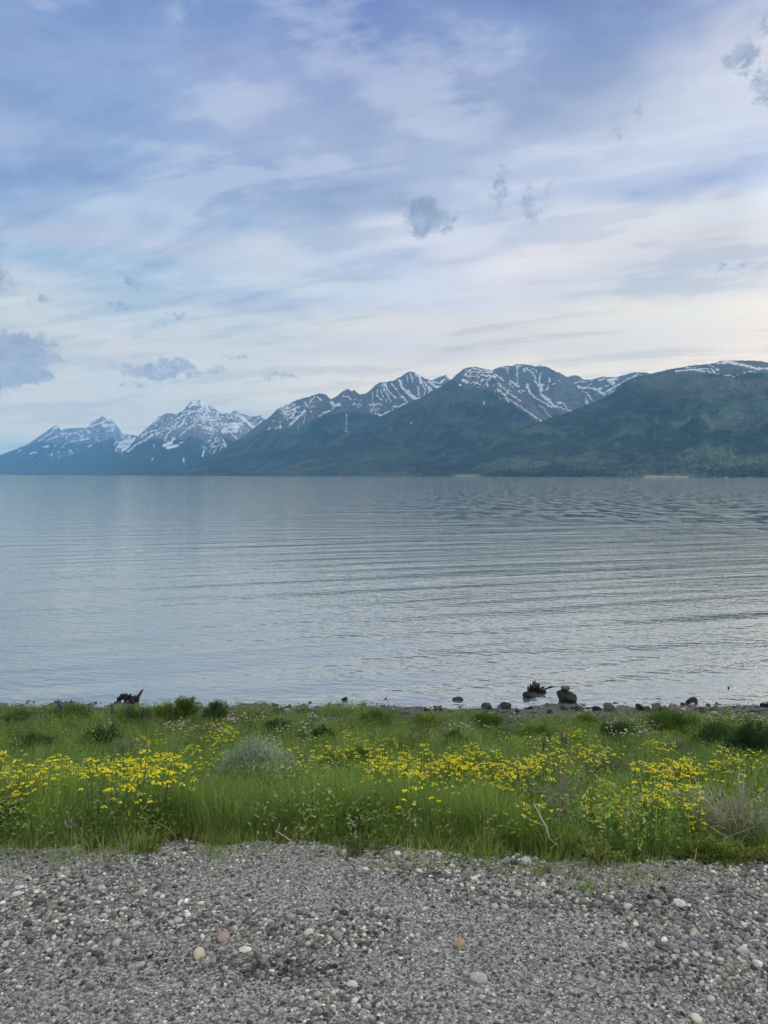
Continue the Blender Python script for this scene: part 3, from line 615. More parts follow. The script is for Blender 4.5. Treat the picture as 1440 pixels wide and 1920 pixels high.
stone_mat = tone_mat("stone", .88, 0, .25, .35, 90, .5)
rng = np.random.default_rng(5)
n = 140000
sy = 2.15 + (rng.random(n) ** 1.0) * 2.25; sx = rng.uniform(-1, 1, n) * (.52 * sy + 1.9)
keep = sy < edge(sx) + .10 * rng.normal(size=n).clip(-1, 2.2)
coarse = sstep(-.2, .35, fbm(sx * .9, sy * 1.6, 88, 3)) * sstep(2.3, 2.8, sy) * .9 + .1
keep &= rng.random(n) < (.62 + .38 * coarse)
sx, sy, coarse = sx[keep], sy[keep], coarse[keep]
size = .0054 * np.exp(rng.normal(0, .42, len(sx))) * (.8 + .6 * coarse)
big = rng.random(len(sx)) < .010; size[big] *= rng.uniform(1.4, 1.9, big.sum()); size = size.clip(.003, .026)
darkp = np.ones(len(sx))
for cx, cy, rx, ry in [(1235, 1690, 60, 22), (300, 1805, 130, 26), (1180, 1815, 120, 18), (560, 1820, 120, 22), (1130, 1700, 40, 10), (170, 1850, 60, 18)]:
    c_ = hit(cx, cy); e_ = hit(cx + rx, cy); f_ = hit(cx, cy - ry)
    d2 = ((sx - c_[0]) / (e_[0] - c_[0])) ** 2 + ((sy - c_[1]) / (f_[1] - c_[1])) ** 2
    darkp *= 1 - .7 * np.exp(-d2) * (rng.random(len(sx)) < .8)
P = np.stack([sx, sy, gz(sx, sy)], 1)
o = link('gravel', stones('gravel', P, size, 6, 1, mat=stone_mat, col_mul=darkp)); tag(o, 'loose grey roadside gravel with pale and slate coloured stones', 'gravel', kind='stuff')

# a few stones that stand out of the gravel, each a thing
def add_stones_thing(name, label, cat, specs, group):
    for i, (px, py, wpx, tone, lab) in enumerate(specs):
        p = hit(px, py); s = wpx / F * p[1] / 2
        me = stones(name, np.array([[0, 0, 0.0]]), np.array([s]), 300 + i, 3, np.array([tone]), stone_mat, flat=(.55, .75), sink=.15)
        tag(link(name, me, None, p), lab, cat, group)
add_stones_thing('pebble', None, 'stone', [
    (1275, 1697, 24, (.60,.60,.62), 'large pale grey stone at the right edge of the dark patch in the gravel'),
    (1178, 1703, 20, (.50,.50,.52), 'pale stone just left of the dark patch in the gravel'),
    (192, 1668, 15, (.52,.50,.42), 'round cream stone high in the left part of the gravel'),
    (75, 1696, 26, (.085,.095,.12), 'dark slate stone high at the left side of the gravel'),
    (420, 1762, 26, (.42,.33,.29), 'pinkish stone above the cluster of pale stones, left half of the gravel'),
    (375, 1793, 30, (.50,.47,.37), 'cream yellow stone in the dark coarse gravel on the left'),
    (263, 1812, 24, (.38,.38,.34), 'upright grey stone in the dark coarse gravel on the left'),
    (862, 1772, 22, (.46,.34,.24), 'dull orange stone right of the middle of the gravel'),
    (897, 1838, 30, (.55,.54,.50), 'wide pale stone low in the middle of the gravel'),
    (1393, 1786, 28, (.45,.45,.44), 'big light grey stone by the right edge of the gravel'),
    (1422, 1810, 20, (.68,.68,.66), 'white stone at the right edge of the gravel'),
    (1170, 1775, 17, (.62,.62,.60), 'small white stone in the coarse gravel on the right'),
    (1130, 1829, 16, (.36,.45,.47), 'small bluish stone low in the right half of the gravel'),
    (660, 1850, 22, (.50,.54,.50), 'pale greenish stone low left of the middle of the gravel'),
    (1305, 1912, 22, (.58,.54,.46), 'cream stone at the very bottom right of the gravel'),
    (460, 1784, 22, (.58,.58,.57), 'pale grey stone right of the cream yellow one in the gravel'),
    (380, 758+1000, 12, (.58,.60,.62), 'small blue white stone in the left half of the gravel'),
    (986, 1618, 26, (.56,.56,.55), 'pale stone close under the verge right of the middle')], 'odd stones standing out of the gravel')

# ------------------------------------------------------------------ grass and herbs: uncountable ground cover
grass_mat = tone_mat("blades", .65, .40, .25)
leaf_mat = tone_mat("leaves", .7, .35, .2)
def blades(pos, h, w, lean, seed, col, seg=4, curve=1.8):
    rng = np.random.default_rng(seed); n = len(pos)
    a = rng.uniform(0, 6.283, n); ld = np.stack([np.cos(a), np.sin(a)], 1) * lean[:, None]
    b = a + rng.normal(1.57, .5, n); sd_ = np.stack([np.cos(b), np.sin(b)], 1)
    s = np.linspace(0, 1, seg + 1)
    cz = h[:, None] * (s[None] - .25 * np.minimum(lean, 1)[:, None] * s[None] ** 2.5)
    cxy = pos[:, None, :2] + ld[:, None] * (h[:, None] * s[None] ** curve)[..., None]
    wd = w[:, None] * (1.02 - s[None] ** 1.6)
    L = np.stack([cxy[..., 0] - sd_[:, None, 0] * wd, cxy[..., 1] - sd_[:, None, 1] * wd, pos[:, 2:3] + cz], -1)
    Rr = np.stack([cxy[..., 0] + sd_[:, None, 0] * wd, cxy[..., 1] + sd_[:, None, 1] * wd, pos[:, 2:3] + cz], -1)
    V = np.stack([L, Rr], 2).reshape(n, -1, 3); k = (seg + 1) * 2
    f = np.array([[2 * i, 2 * i + 1, 2 * i + 3, 2 * i + 2] for i in range(seg)])
    Fc = (f[None] + (np.arange(n) * k)[:, None, None]).reshape(-1, 4)
    return V.reshape(-1, 3), Fc, np.repeat(col, k, 0)
def leaves(pos, dirs, ln, wd, col, seed):        # folded diamond leaves, pos (n,3)
    rng = np.random.default_rng(seed); n = len(pos)
    d = dirs / np.linalg.norm(dirs, axis=1)[:, None]
    r = rng.normal(size=(n, 3)); sdv = np.cross(d, r); sdv /= np.linalg.norm(sdv, axis=1)[:, None] + 1e-9
    nn = np.cross(d, sdv)
    A_ = pos; T_ = pos + d * ln[:, None]; M1 = pos + d * (ln * .45)[:, None] + sdv * wd[:, None] + nn * (wd * .3)[:, None]
    M2 = pos + d * (ln * .45)[:, None] - sdv * wd[:, None] + nn * (wd * .3)[:, None]
    V = np.stack([A_, M1, T_, M2], 1); Fc = np.arange(n * 4).reshape(n, 4)
    return V.reshape(-1, 3), Fc, np.repeat(col, 4, 0)
def join(parts):
    V = []; Fq = []; Cc_ = []; o_ = 0
    for v, f, c in parts: V.append(v); Fq.append(f + o_); Cc_.append(c); o_ += len(v)
    return np.concatenate(V), np.concatenate(Fq), np.concatenate(Cc_)
rng = np.random.default_rng(9)
GREEN = {'lush': (.118,.205,.042), 'deep': (.060,.115,.032), 'olive': (.160,.205,.060), 'pale': (.26,.29,.12), 'dry': (.38,.32,.19), 'grey': (.19,.23,.165)}
def tint(keys, probs, n, rng, var=.25):
    T = np.array([GREEN[k] for k in keys]) * 1.14; i = rng.choice(len(keys), n, p=np.array(probs) / sum(probs))
    return T[i] * rng.uniform(1 - var, 1 + var, (n, 1)) * rng.uniform(.92, 1.08, (n, 3))
def front_h(x):     # height of the tall grass just behind the gravel
    return .36 + .08 * perlin(x * 1.1, 0 * x, 33) + .09 * perlin(x * 3.5, 0 * x + 5, 34) - .13 * sstep(.55, 1.1, x)
parts_ = []
# tall front grass
n = 122000
gy = 4.13 + rng.gamma(1.6, .42, n); gxp = rng.uniform(-1, 1, n) * (.5 * gy + 2.2)
gy = gy + (edge(gxp) - 4.13)
cl = fbm(gxp * 2.2, gy * 2.2, 41, 3)
ok = (rng.random(n) < .55 + 1.1 * cl + .25) & (gy < 6.6)
ok &= ~((gxp > .75) & (gy < 4.75) & (rng.random(n) < .62))
gxp, gy, cl = gxp[ok], gy[ok], cl[ok]; n = len(gy)
dE = gy - edge(gxp)
hh = front_h(gxp) * sstep(-.15, .48, dE).clip(.14, 1) * rng.uniform(.55, 1.12, n) * (1 + .8 * cl)
hh = hh * np.where(gy > 5.3, .82, 1)
dryk = sstep(.25, .0, dE)[:, None] * .5
cc = tint(['lush', 'deep', 'olive', 'pale', 'dry'], [42, 24, 22, 8, 3.5], n, rng) * (1 + .7 * cl[:, None])
cc = cc * (1 - dryk) + dryk * tint(['olive', 'dry', 'pale'], [5, 3, 2], n, rng)
parts_.append(blades(np.stack([gxp, gy, gz(gxp, gy) - .01], 1), hh, rng.uniform(.0010, .0024, n), np.abs(rng.normal(.30, .30, n)), 51, cc))
o = link('tall_grass', mesh_np('tall_grass', *parts_[0][:2], grass_mat, col=parts_[0][2])); tag(o, 'tall soft dark green grass rising behind the gravel', 'grass', kind='stuff')
rg2 = np.random.default_rng(91); tb = []
for i in range(95):                                  # stray tufts creeping out over the stones
    cx = rg2.uniform(-3.2, 3.2); k_ = int(rg2.integers(12, 60)); cy = float(edge(cx)) - abs(rg2.normal(0, .09)) - (.05 if i % 3 else -.02); rr_ = rg2.uniform(.015, .09)
    q_ = rg2.normal(0, 1, (k_, 2)) * np.array([rr_ * 1.8, rr_]) + np.array([cx, cy]); tb.append(np.concatenate([q_, np.full((k_, 1), rg2.uniform(.03, .15))], 1))
tb = np.concatenate(tb); nt_ = len(tb)
v_, f_, c_ = blades(np.stack([tb[:, 0], tb[:, 1], gz(tb[:, 0], tb[:, 1]) - .004], 1), tb[:, 2] * rg2.uniform(.5, 1.2, nt_), rg2.uniform(.001, .0022, nt_), np.abs(rg2.normal(.55, .4, nt_)), 92, tint(['lush', 'olive', 'pale', 'dry'], [4, 4, 2, 1.3], nt_, rg2))
o = link('verge_tufts', mesh_np('verge_tufts', v_, f_, grass_mat, col=c_)); tag(o, 'stray grass tufts creeping from the verge onto the gravel', 'grass', kind='stuff')
# meadow grass down to the shore
n = 180000
gy = 5.2 + 11.0 * rng.random(n) ** .9; gxp = rng.uniform(-1, 1, n) * (.5 * gy + 2.5)
veg_end = 16.45 + .45 * perlin(gxp * .8, 0 * gxp, 71) - .75 * sstep(-.5, 1.8, gxp) 
cl = fbm(gxp * 1.1, gy * 1.1, 43, 4)
ok = (gy < veg_end - rng.random(n) ** 2 * .5) & (rng.random(n) < .8 + 1.0 * cl)
gxp, gy, cl = gxp[ok], gy[ok], cl[ok]; n = len(gy)
hh = rng.uniform(.10, .34, n) * (1 + 1.0 * cl) * (1 - .35 * sstep(12.5, 15, gy))
cc = tint(['lush', 'deep', 'olive', 'pale', 'dry', 'grey'], [34, 22, 26, 10, 2.5, 6], n, rng) * (1 + .8 * cl[:, None])
p1 = blades(np.stack([gxp, gy, gz(gxp, gy) - .01], 1), hh, rng.uniform(.0018, .0042, n), np.abs(rng.normal(.3, .28, n)), 52, cc, seg=3)
# thin tall seed stalks that stand against the water
n = 900
gy = rng.uniform(11, 15.0, n); gxp = rng.uniform(-1, 1, n) * (.5 * gy + 2.5)
ok = fbm(gxp * .9, gy, 45, 3) > -.1; gxp, gy = gxp[ok], gy[ok]; n = len(gy)
hh = rng.uniform(.25, .55, n)
p2 = blades(np.stack([gxp, gy, gz(gxp, gy)], 1), hh, rng.uniform(.002, .0032, n), np.abs(rng.normal(.08, .08, n)), 53, tint(['olive', 'dry', 'deep'], [5, 2, 2], n, rng), seg=3)
V, Fq, cc = join([p1, p2])
o = link('meadow_grass', mesh_np('meadow_grass', V, Fq, grass_mat, col=cc)); tag(o, 'mixed meadow grass sloping down to the lake', 'grass', kind='stuff')
# leafy herbs: stems carrying many small leaves
n = 27000
gy = np.where(rng.random(n) < .035, 4.12 + 1.1 * rng.random(n) ** 1.3, 4.9 + 11.2 * rng.random(n) ** .9); gxp = rng.uniform(-1, 1, n) * (.5 * gy + 2.5)
cl = fbm(gxp * .8 + 5, gy * .8, 47, 4)
veg_end = 16.25 + .45 * perlin(gxp * .8, 0 * gxp, 71) - .8 * sstep(-.5, 1.8, gxp)
ok = (gy < veg_end) & (rng.random(n) < .55 + 1.6 * cl); gxp, gy, cl = gxp[ok], gy[ok], cl[ok]; n = len(gy)
h = rng.uniform(.10, .30, n) * (1 + 1.2 * np.clip(cl, -.2, 1)) * (1 - .3 * sstep(12.5, 15, gy))
m_ = 26
t = rng.random((n, m_)) ** .7; sa_ = rng.uniform(0, 6.283, (n, m_)); sp_ = rng.normal(0, .045, (n, m_, 2)) * (.4 + t[..., None])
pp = np.stack([gxp[:, None] + sp_[..., 0], gy[:, None] + sp_[..., 1], gz(gxp, gy)[:, None] + h[:, None] * t], -1).reshape(-1, 3)
dd = np.stack([np.cos(sa_), np.sin(sa_), rng.uniform(-.1, 1.1, (n, m_))], -1).reshape(-1, 3)
base_c = tint(['lush', 'deep', 'olive', 'pale', 'grey'], [34, 28, 22, 8, 10], n, rng) * (1 + .5 * cl[:, None])
lc = np.repeat(base_c, m_, 0) * rng.uniform(.8, 1.25, (n * m_, 1))
nl = n * m_
V, Fq, cc = leaves(pp, dd, rng.uniform(.018, .045, nl), rng.uniform(.003, .008, nl), lc, 54)
o = link('meadow_herbs', mesh_np('meadow_herbs', V, Fq, leaf_mat, col=cc)); tag(o, 'leafy green herbs filling the meadow between the grass', 'plants', kind='stuff')

# ------------------------------------------------------------------ generic tube
def tube(pts, radii, sides=7, rough=0.0, seed=0, cap=True):
    rng = np.random.default_rng(seed); pts = np.array(pts, float); n = len(pts); T = np.gradient(pts, axis=0); T /= np.linalg.norm(T, axis=1)[:, None] + 1e-9
    up = np.array([0, 0, 1.0]) if abs(T[0][2]) < .9 else np.array([1.0, 0, 0]); V = []
    for i in range(n):
        a = np.cross(T[i], up); a /= np.linalg.norm(a) + 1e-9; b_ = np.cross(a, T[i]); th = np.arange(sides) * 2 * math.pi / sides
        rr = radii[i] * (1 + rough * rng.normal(size=sides))
        V.append(pts[i] + (np.cos(th) * rr)[:, None] * a + (np.sin(th) * rr)[:, None] * b_)
    V = np.concatenate(V); Fc = []
    for i in range(n - 1):
        for j in range(sides):
            a = i * sides + j; b_ = i * sides + (j + 1) % sides; Fc.append((a, b_, b_ + sides, a + sides))
    if cap:
        c0 = len(V); V = np.concatenate([V, pts[:1], pts[-1:]])
        for j in range(sides):
            Fc.append((c0, (j + 1) % sides, j, c0)); e = (n - 1) * sides; Fc.append((c0 + 1, e + j, e + (j + 1) % sides, c0 + 1))
    return V, Fc
def tubes_mesh(name, tl, mat, tones, smooth=True):
    V = []; Fc = []; col = []; o_ = 0
    for (v, f), t in zip(tl, tones):
        V.append(v); Fc += [tuple(i + o_ for i in (q[:3] if q[0] == q[3] else q)) for q in f]; col.append(np.repeat(np.array([t]), len(v), 0)); o_ += len(v)
    V = np.concatenate(V); me = bpy.data.meshes.new(name); me.from_pydata(V.tolist(), [], Fc); me.materials.append(mat)
    c = np.ones((len(V), 4), np.float32); c[:, :3] = np.concatenate(col)
    a = me.color_attributes.new('tone', 'FLOAT_COLOR', 'POINT'); a.data.foreach_set('color', c.ravel())
    me.polygons.foreach_set('use_smooth', [smooth] * len(me.polygons)); return me
wood_mat = tone_mat("driftwood", .9, 0, .12, .6, 60, .9)
twig_mat = tone_mat("dry_twigs", .85, 0, .15, .3, 50, .2)

# ------------------------------------------------------------------ shrubs
def shrub(name, label, cat, px, py, wpx, hpx, tone, seed, n=2600, leaf=(.02, .05, .004, .008), group=None, upright=.6, droop=0, stems=26, stem_tone=(.10,.085,.05)):
    p = hit(px, py); rng = np.random.default_rng(seed); w = wpx / F * p[1] / 2; h = hpx / F * p[1]
    r = thing(name, label, cat, p, 0, group)
    tl = []; tips = []
    for i in range(stems):
        a = rng.uniform(0, 6.283); k = rng.random() ** .6; ex = np.array([math.cos(a) * w * k, math.sin(a) * w * k * .9, h * math.sqrt(max(.05, 1 - k * k * .8)) * rng.uniform(.75, 1.08)])
        t = np.linspace(0, 1, 5); pts = np.stack([ex[0] * t ** .8, ex[1] * t ** .8, ex[2] * t ** 1.1], 1) + rng.normal(0, .008, (5, 3)) * t[:, None]
        tl.append(tube(pts, np.linspace(.006, .0015, 5), 4)); tips.append(pts)
    link('stem', tubes_mesh('stem', tl, twig_mat, [stem_tone] * len(tl)), r)
    tips = np.array(tips); si = rng.integers(0, stems, n); t = rng.random(n) ** .55 * 4; i0 = np.minimum(t.astype(int), 3); f = (t - i0)[:, None]
    pos = tips[si, i0] * (1 - f) + tips[si, i0 + 1] * f + rng.normal(0, .035, (n, 3)) * np.array([1, 1, .8]) * (w / .35 if w > .1 else .4)
    d = pos / (np.linalg.norm(pos, axis=1)[:, None] + 1e-6) * .8 + rng.normal(0, .55, (n, 3)); d[:, 2] += upright
    pos[:, 2] = np.maximum(pos[:, 2], .01)
    clump = rng.uniform(.75, 1.3, stems)[si]
    col = np.array(tone)[None] * clump[:, None] * rng.uniform(.75, 1.3, (n, 1))
    V, Fq, cc = leaves(pos, d, rng.uniform(leaf[0], leaf[1], n), rng.uniform(leaf[2], leaf[3], n), col, seed + 1)
    link('foliage', mesh_np('foliage', V, Fq, leaf_mat, col=cc), r)
    return r
SAGE = (.30, .36, .33)
shrub('sagebrush', 'round silvery grey-green sagebrush standing over the tall grass', 'sagebrush', 484, 1490, 156, 98, SAGE, 101, 22000, (.02, .045, .0035, .006), upright=.9, stems=90)
shrub('sagebrush', 'low grey sagebrush tuft just right of the big silvery one', 'sagebrush', 572, 1490, 75, 52, (.15,.195,.165), 102, 3000, (.018, .04, .002, .004), upright=.9, stems=30)
shrub('sagebrush', 'faint grey sagebrush behind the yellow flowers on the left', 'sagebrush', 235, 1428, 95, 38, (.14,.18,.16), 103, 3500, (.02, .045, .003, .005), upright=.8, stems=36)
shrub('sagebrush', 'grey-green sagebrush behind the near yellow flowers on the right', 'sagebrush', 1130, 1475, 110, 60, (.115,.155,.14), 104, 5000, (.02, .045, .003, .005), upright=.8, stems=40)
shrub('sagebrush', 'pale grey sagebrush right of the far yellow flowers', 'sagebrush', 1265, 1425, 80, 38, (.14,.17,.15), 105, 3000, (.02, .045, .003, .005), upright=.8, stems=30)
dk, md, lt = (.040,.085,.030), (.080,.135,.034), (.14,.19,.05)
for i, (px, py, w_, h_, tn, lb) in enumerate([
    (60, 1418, 75, 38, dk, 'dark green shrub behind the yellow flowers at the left edge'),
    (192, 1402, 80, 38, dk, 'dark green shrub behind the faint grey sagebrush'),
    (350, 1350, 60, 44, md, 'bushy green plant at the shore under the lupines'),
    (315, 1352, 60, 34, lt, 'light green plant at the shore left of the lupine bush'),
    (404, 1352, 52, 36, dk, 'dark green plant at the shore right of the lupine bush'),
    (250, 1352, 70, 26, md, 'low green shrub by the shore below the driftwood stump'),
    (130, 1352, 90, 26, md, 'low green shrub at the shore under the left lupines'),
    (28, 1356, 60, 24, (.09,.13,.07), 'greyish green shrub at the shore on the far left'),
    (606, 1395, 52, 32, dk, 'small dark green shrub between the white flowers and the middle'),
    (705, 1362, 70, 30, md, 'rounded green shrub at the shore in the middle'),
    (855, 1402, 58, 28, dk, 'dark green shrub behind the long yellow band'),
    (915, 1368, 72, 30, md, 'green shrub at the shore below the beach rocks'),
    (800, 1362, 60, 22, lt, 'yellowish green shrub at the shore right of the middle'),
    (1262, 1376, 110, 44, md, 'broad green shrub at the shore below the lone boulder'),
    (1345, 1400, 90, 46, (.06,.11,.045), 'green shrub left of the large dark one at the right edge'),
    (1412, 1440, 110, 84, (.045,.085,.045), 'large dark green shrub at the right edge'),
    (1160, 1388, 80, 30, (.045,.085,.03), 'green shrub below the pinkish flowers on the right'),
    (1010, 1392, 80, 28, md, 'green shrub below the big boulder'),
    (1100, 1360, 40, 20, (.13,.18,.03), 'yellow-green tuft at the edge of the beach below the boulder'),
    (665, 1450, 80, 50, lt, 'light green clump left of the long yellow band'),
    (620, 1470, 70, 50, md, 'green clump right of the silvery sagebrush'),
    (520, 1376, 60, 26, (.05,.09,.04), 'green herb clump above the silvery sagebrush'),
    (480, 1356, 50, 20, lt, 'light green herb clump among the white flowers')]):
    shrub('green_shrub', lb, 'shrub', px, py, w_, h_, tn, 120 + i, int(w_ * h_ * 1.6) + 900, (.02, .055, .004, .009), stems=26, group='green shrubs on the slope')
# low fresh herbs at the lip of the gravel
rng = np.random.default_rng(77)
for i in range(30):
    px = rng.uniform(930, 1440) if i < 24 else rng.uniform(10, 930)
    far_ = i >= 24
    yb = 1592 + (20 * sstep(900, 1150, px)) + rng.uniform(-6, 4) - (0 if not far_ else 4)
    where = 'right' if px > 1180 else ('right of the middle' if px > 930 else 'left and middle')
    shrub('low_herb', 'low yellow-green herb at the lip of the gravel, %s' % where, 'herb', px, yb, rng.uniform(60, 120), rng.uniform(14, 40) * (1 if not far_ else .5), ((.13,.175,.04), (.095,.14,.04), (.16,.19,.055))[i % 3], 200 + i, 520,
          (.012, .026, .003, .006), group='low herbs along the gravel, %s' % where, stems=9)

# ------------------------------------------------------------------ flowers
petal_mat = tone_mat("petals", .6, .25, .2)
def disc_cluster(seed, rad, nfl, fr, tone, center=None, dome=.35, petals=8):
    rng = np.random.default_rng(seed); V = []; Fc = []; col = []
    for i in range(nfl):
        a = rng.uniform(0, 6.283); k = math.sqrt(rng.random()) * rad; c0 = np.array([math.cos(a) * k, math.sin(a) * k, -dome * k * k / rad + rng.normal(0, rad * .12)])
        tx, ty = rng.normal(0, .45, 2); nrm_ = np.array([tx, ty, 1.0]); nrm_ /= np.linalg.norm(nrm_); u_ = np.cross(nrm_, (0, 1, 0)); u_ /= np.linalg.norm(u_); v_ = np.cross(nrm_, u_)
        b0 = len(V); V.append(c0 + nrm_ * fr * .3); col.append(tone if center is None else center); m2 = petals * 2
        for j in range(m2):
            th = j * 2 * math.pi / m2; rr = fr * (1.0 if j % 2 == 0 else .62) * rng.uniform(.88, 1.1)
            V.append(c0 + (u_ * math.cos(th) + v_ * math.sin(th)) * rr); col.append(tuple(x * rng.uniform(.85, 1.1) for x in tone))
        Fc += [(b0, b0 + 1 + j, b0 + 1 + (j + 1) % m2) for j in range(m2)]
    return np.array(V), np.array(Fc), np.array(col)
def flower_proto(name, seed, h, heads, rad, nfl, fr, tone, center, leaf_tone, part='flower_head', spread=.05):
    rng = np.random.default_rng(seed); r = thing(name, 'x', 'flower', (0, 0, 0)); tl = []; ends = []
    for i in range(heads):
        a = rng.uniform(0, 6.283); k = rng.uniform(.01, spread) * (heads > 1) + .008; e = np.array([math.cos(a) * k * 1.6, math.sin(a) * k * 1.6, h * rng.uniform(.66, 1.05)])
        t = np.linspace(0, 1, 4)[:, None]; tl.append(tube(e * t * np.array([1, 1, 1.0]) + rng.normal(0, .003, (4, 3)) * t, [.0028, .0024, .002, .0016], 4)); ends.append(e)
    Vs = tubes_mesh('stem', tl, leaf_mat, [leaf_tone] * len(tl))
    st_ = link('stem', Vs, r)
    n = 16; pos = np.array([ends[rng.integers(heads)] * rng.uniform(.1, .85) for _ in range(n)]); d = rng.normal(size=(n, 3)); d[:, 2] = np.abs(d[:, 2]) * .7 + .2
    V, Fq, cc = leaves(pos, d, rng.uniform(.02, .045, n), rng.uniform(.003, .006, n), np.repeat(np.array([leaf_tone]), n, 0) * rng.uniform(.8, 1.3, (n, 1)), seed + 3)
    link('leaves', mesh_np('leaves', V, Fq, leaf_mat, col=cc), r)
    for i, e in enumerate(ends):
        V, Fc, col = disc_cluster(seed * 7 + i, rad * rng.uniform(.75, 1.25), nfl, fr, tone, center)
        link(part, mesh_np(part, V, Fc, petal_mat, col=col), r, loc=tuple(e))
    return r
YEL = (.93, .86, .03); YC = (.88, .70, .01)
yp = [flower_proto('yellow_wildflower', 400 + i, .32 + .03 * i, [9, 8, 10, 9, 7][i], [.016, .020, .014, .018, .022][i], [8, 9, 7, 8, 10][i], .0066, [YEL, (.86, .80, .04), (.93, .77, .02), YEL, (.80, .76, .06)][i], YC, (.10, .165, .04), spread=.10) for i in range(5)]
wp = [flower_proto('white_wildflower', 420 + i, .22 + .03 * i, [3, 4, 2][i], .024, 6, .012, [(.62,.58,.60),(.66,.55,.58),(.72,.70,.66)][i], (.5,.42,.36), (.06, .10, .035), 'blossom') for i in range(3)]
used = set()
def plant(protos, px, py, h, label, group, rngp, sc=1.0, lo=4.4):
    k = int(rngp.integers(len(protos))); pr = protos[k]
    p = hit(px, py, h * sc, lo=lo)
    if p[1] > 15.0: return
    rz = rngp.uniform(0, 6.283)
    if pr.name not in used:
        used.add(pr.name); pr.location = p; pr.rotation_euler = (0, 0, rz); pr.scale = (sc,) * 3; pr['label'] = label; pr['group'] = group
    else: copy_thing(pr, tuple(p), rz, label, group, sc)
rngp = np.random.default_rng(31)
patches = [ # x0,x1,y0,y1,n,label
    (-60, 110, 1408, 1446, 34, 'yellow wildflower in the dense band at the left edge'),
    (110, 265, 1412, 1446, 32, 'yellow wildflower in the band below the faint grey sagebrush'),
    (262, 408, 1403, 1432, 30, 'yellow wildflower in the band just left of the silvery sagebrush'),
    (230, 440, 1352, 1392, 16, 'scattered yellow wildflower among green herbs above the left band'),
    (0, 90, 1446, 1475, 4, 'yellow wildflower low in the grass below the left band'),
    (545, 672, 1392, 1428, 16, 'yellow wildflower between the silvery sagebrush and the middle'),
    (640, 760, 1358, 1396, 10, 'scattered yellow wildflower near the shore in the middle'),
    (680, 860, 1398, 1448, 44, 'yellow wildflower in the dense band in the middle'),
    (850, 1010, 1402, 1452, 40, 'yellow wildflower in the dense band right of the middle'),
    (1000, 1150, 1388, 1428, 26, 'yellow wildflower in the band left of the grey-green sagebrush'),
    (940, 1110, 1360, 1386, 10, 'scattered yellow wildflower below the big boulder'),
    (1215, 1310, 1412, 1444, 24, 'yellow wildflower in the far clump on the right'),
    (1110, 1310, 1452, 1508, 48, 'yellow wildflower in the loose near clump on the right'),
    (1330, 1440, 1398, 1434, 13, 'yellow wildflower beside the large dark shrub at the right'),
    (1205, 1290, 1382, 1396, 7, 'yellow wildflower behind the far clump on the right'),
    (982, 1012, 1486, 1504, 3, 'yellow wildflower by the top of the bleached dead stalk'),
    (1290, 1350, 1498, 1530, 2, 'yellow wildflower low beside the dead twig bush')]
for x0, x1, y0, y1, n_, lab in patches:
    for i in range(n_):
        px = rngp.uniform(x0, x1); py = np.clip(rngp.normal((y0 + y1) / 2, (y1 - y0) / 4.4), y0 - 6, y1 + 6) + 5 * math.sin(px / 37.0)
        plant(yp, px, py, .40, lab, lab.replace('wildflower', 'wildflowers', 1), rngp, rngp.uniform(.62, .85) if y0 > 1445 else rngp.uniform(.85, 1.15))
wpatch = [
    (305, 355, 1346, 1362, 12, 'small white wildflower in the clump below the lupine bush'), (425, 492, 1333, 1352, 18, 'pinkish white wildflower by the shore above the silvery sagebrush'),
    (500, 600, 1350, 1388, 14, 'white wildflower scattered right of the silvery sagebrush'), (20, 230, 1340, 1374, 6, 'lone white wildflower in the green slope on the left'),
    (395, 440, 1360, 1392, 5, 'white wildflower just above left of the silvery sagebrush'), (826, 890, 1352, 1368, 14, 'pink wildflower in the clump right of the middle'),
    (1138, 1245, 1346, 1376, 26, 'pinkish white wildflower in the large clump on the right'), (1310, 1436, 1334, 1352, 16, 'pale wildflower near the shore at the right edge'),
    (560, 640, 1336, 1350, 8, 'pale wildflower at the shore left of the middle'), (890, 1000, 1340, 1360, 6, 'pale wildflower below the beach rocks')]
for x0, x1, y0, y1, n_, lab in wpatch:
    for i in range(n_):
        plant(wp, rngp.uniform(x0, x1), rngp.uniform(y0, y1), .25, lab, lab.replace('wildflower', 'wildflowers', 1), rngp, rngp.uniform(.7, 1.1), lo=8)
# lupines
def lupine(seed, h):
    rng = np.random.default_rng(seed); r = thing('lupine', 'x', 'flower', (0, 0, 0))
    link('stem', tubes_mesh('stem', [tube([(0, 0, 0), (.01, 0, h * .5), (.012, .004, h)], [.004, .003, .002], 5)], leaf_mat, [(.05, .09, .03)]), r)
    n = 60; a = rng.uniform(0, 6.283, n); kk = rng.uniform(.0, .09, n); zz = rng.uniform(.05, .62, n) * h
    V, Fq, cc = leaves(np.stack([np.cos(a) * kk, np.sin(a) * kk, zz], 1), np.stack([np.cos(a), np.sin(a), np.full(n, .5)], 1), rng.uniform(.025, .05, n), rng.uniform(.004, .007, n), np.tile(np.array([[.05, .10, .035]]), (n, 1)) * rng.uniform(.8, 1.2, (n, 1)), seed)
    link('leaves', mesh_np('leaves', V, Fq, leaf_mat, col=cc), r)
    n = 150; t = rng.random(n); a = rng.uniform(0, 6.283, n); rr = .016 * (1 - t * .75)
    V, Fq, cc = leaves(np.stack([.012 + np.cos(a) * rr * .4, np.sin(a) * rr * .4, h * (.66 + .38 * t)], 1), np.stack([np.cos(a), np.sin(a), np.full(n, .5)], 1), rr * 1.3 + .003, rr * .45 + .001, np.tile(np.array([[.075, .06, .22]]), (n, 1)) * rng.uniform(.6, 1.6, (n, 1)), seed + 2)
    link('flower_spike', mesh_np('flower_spike', V, Fq, petal_mat, col=cc), r); return r
lp = [lupine(500 + i, .42 + .03 * i) for i in range(3)]
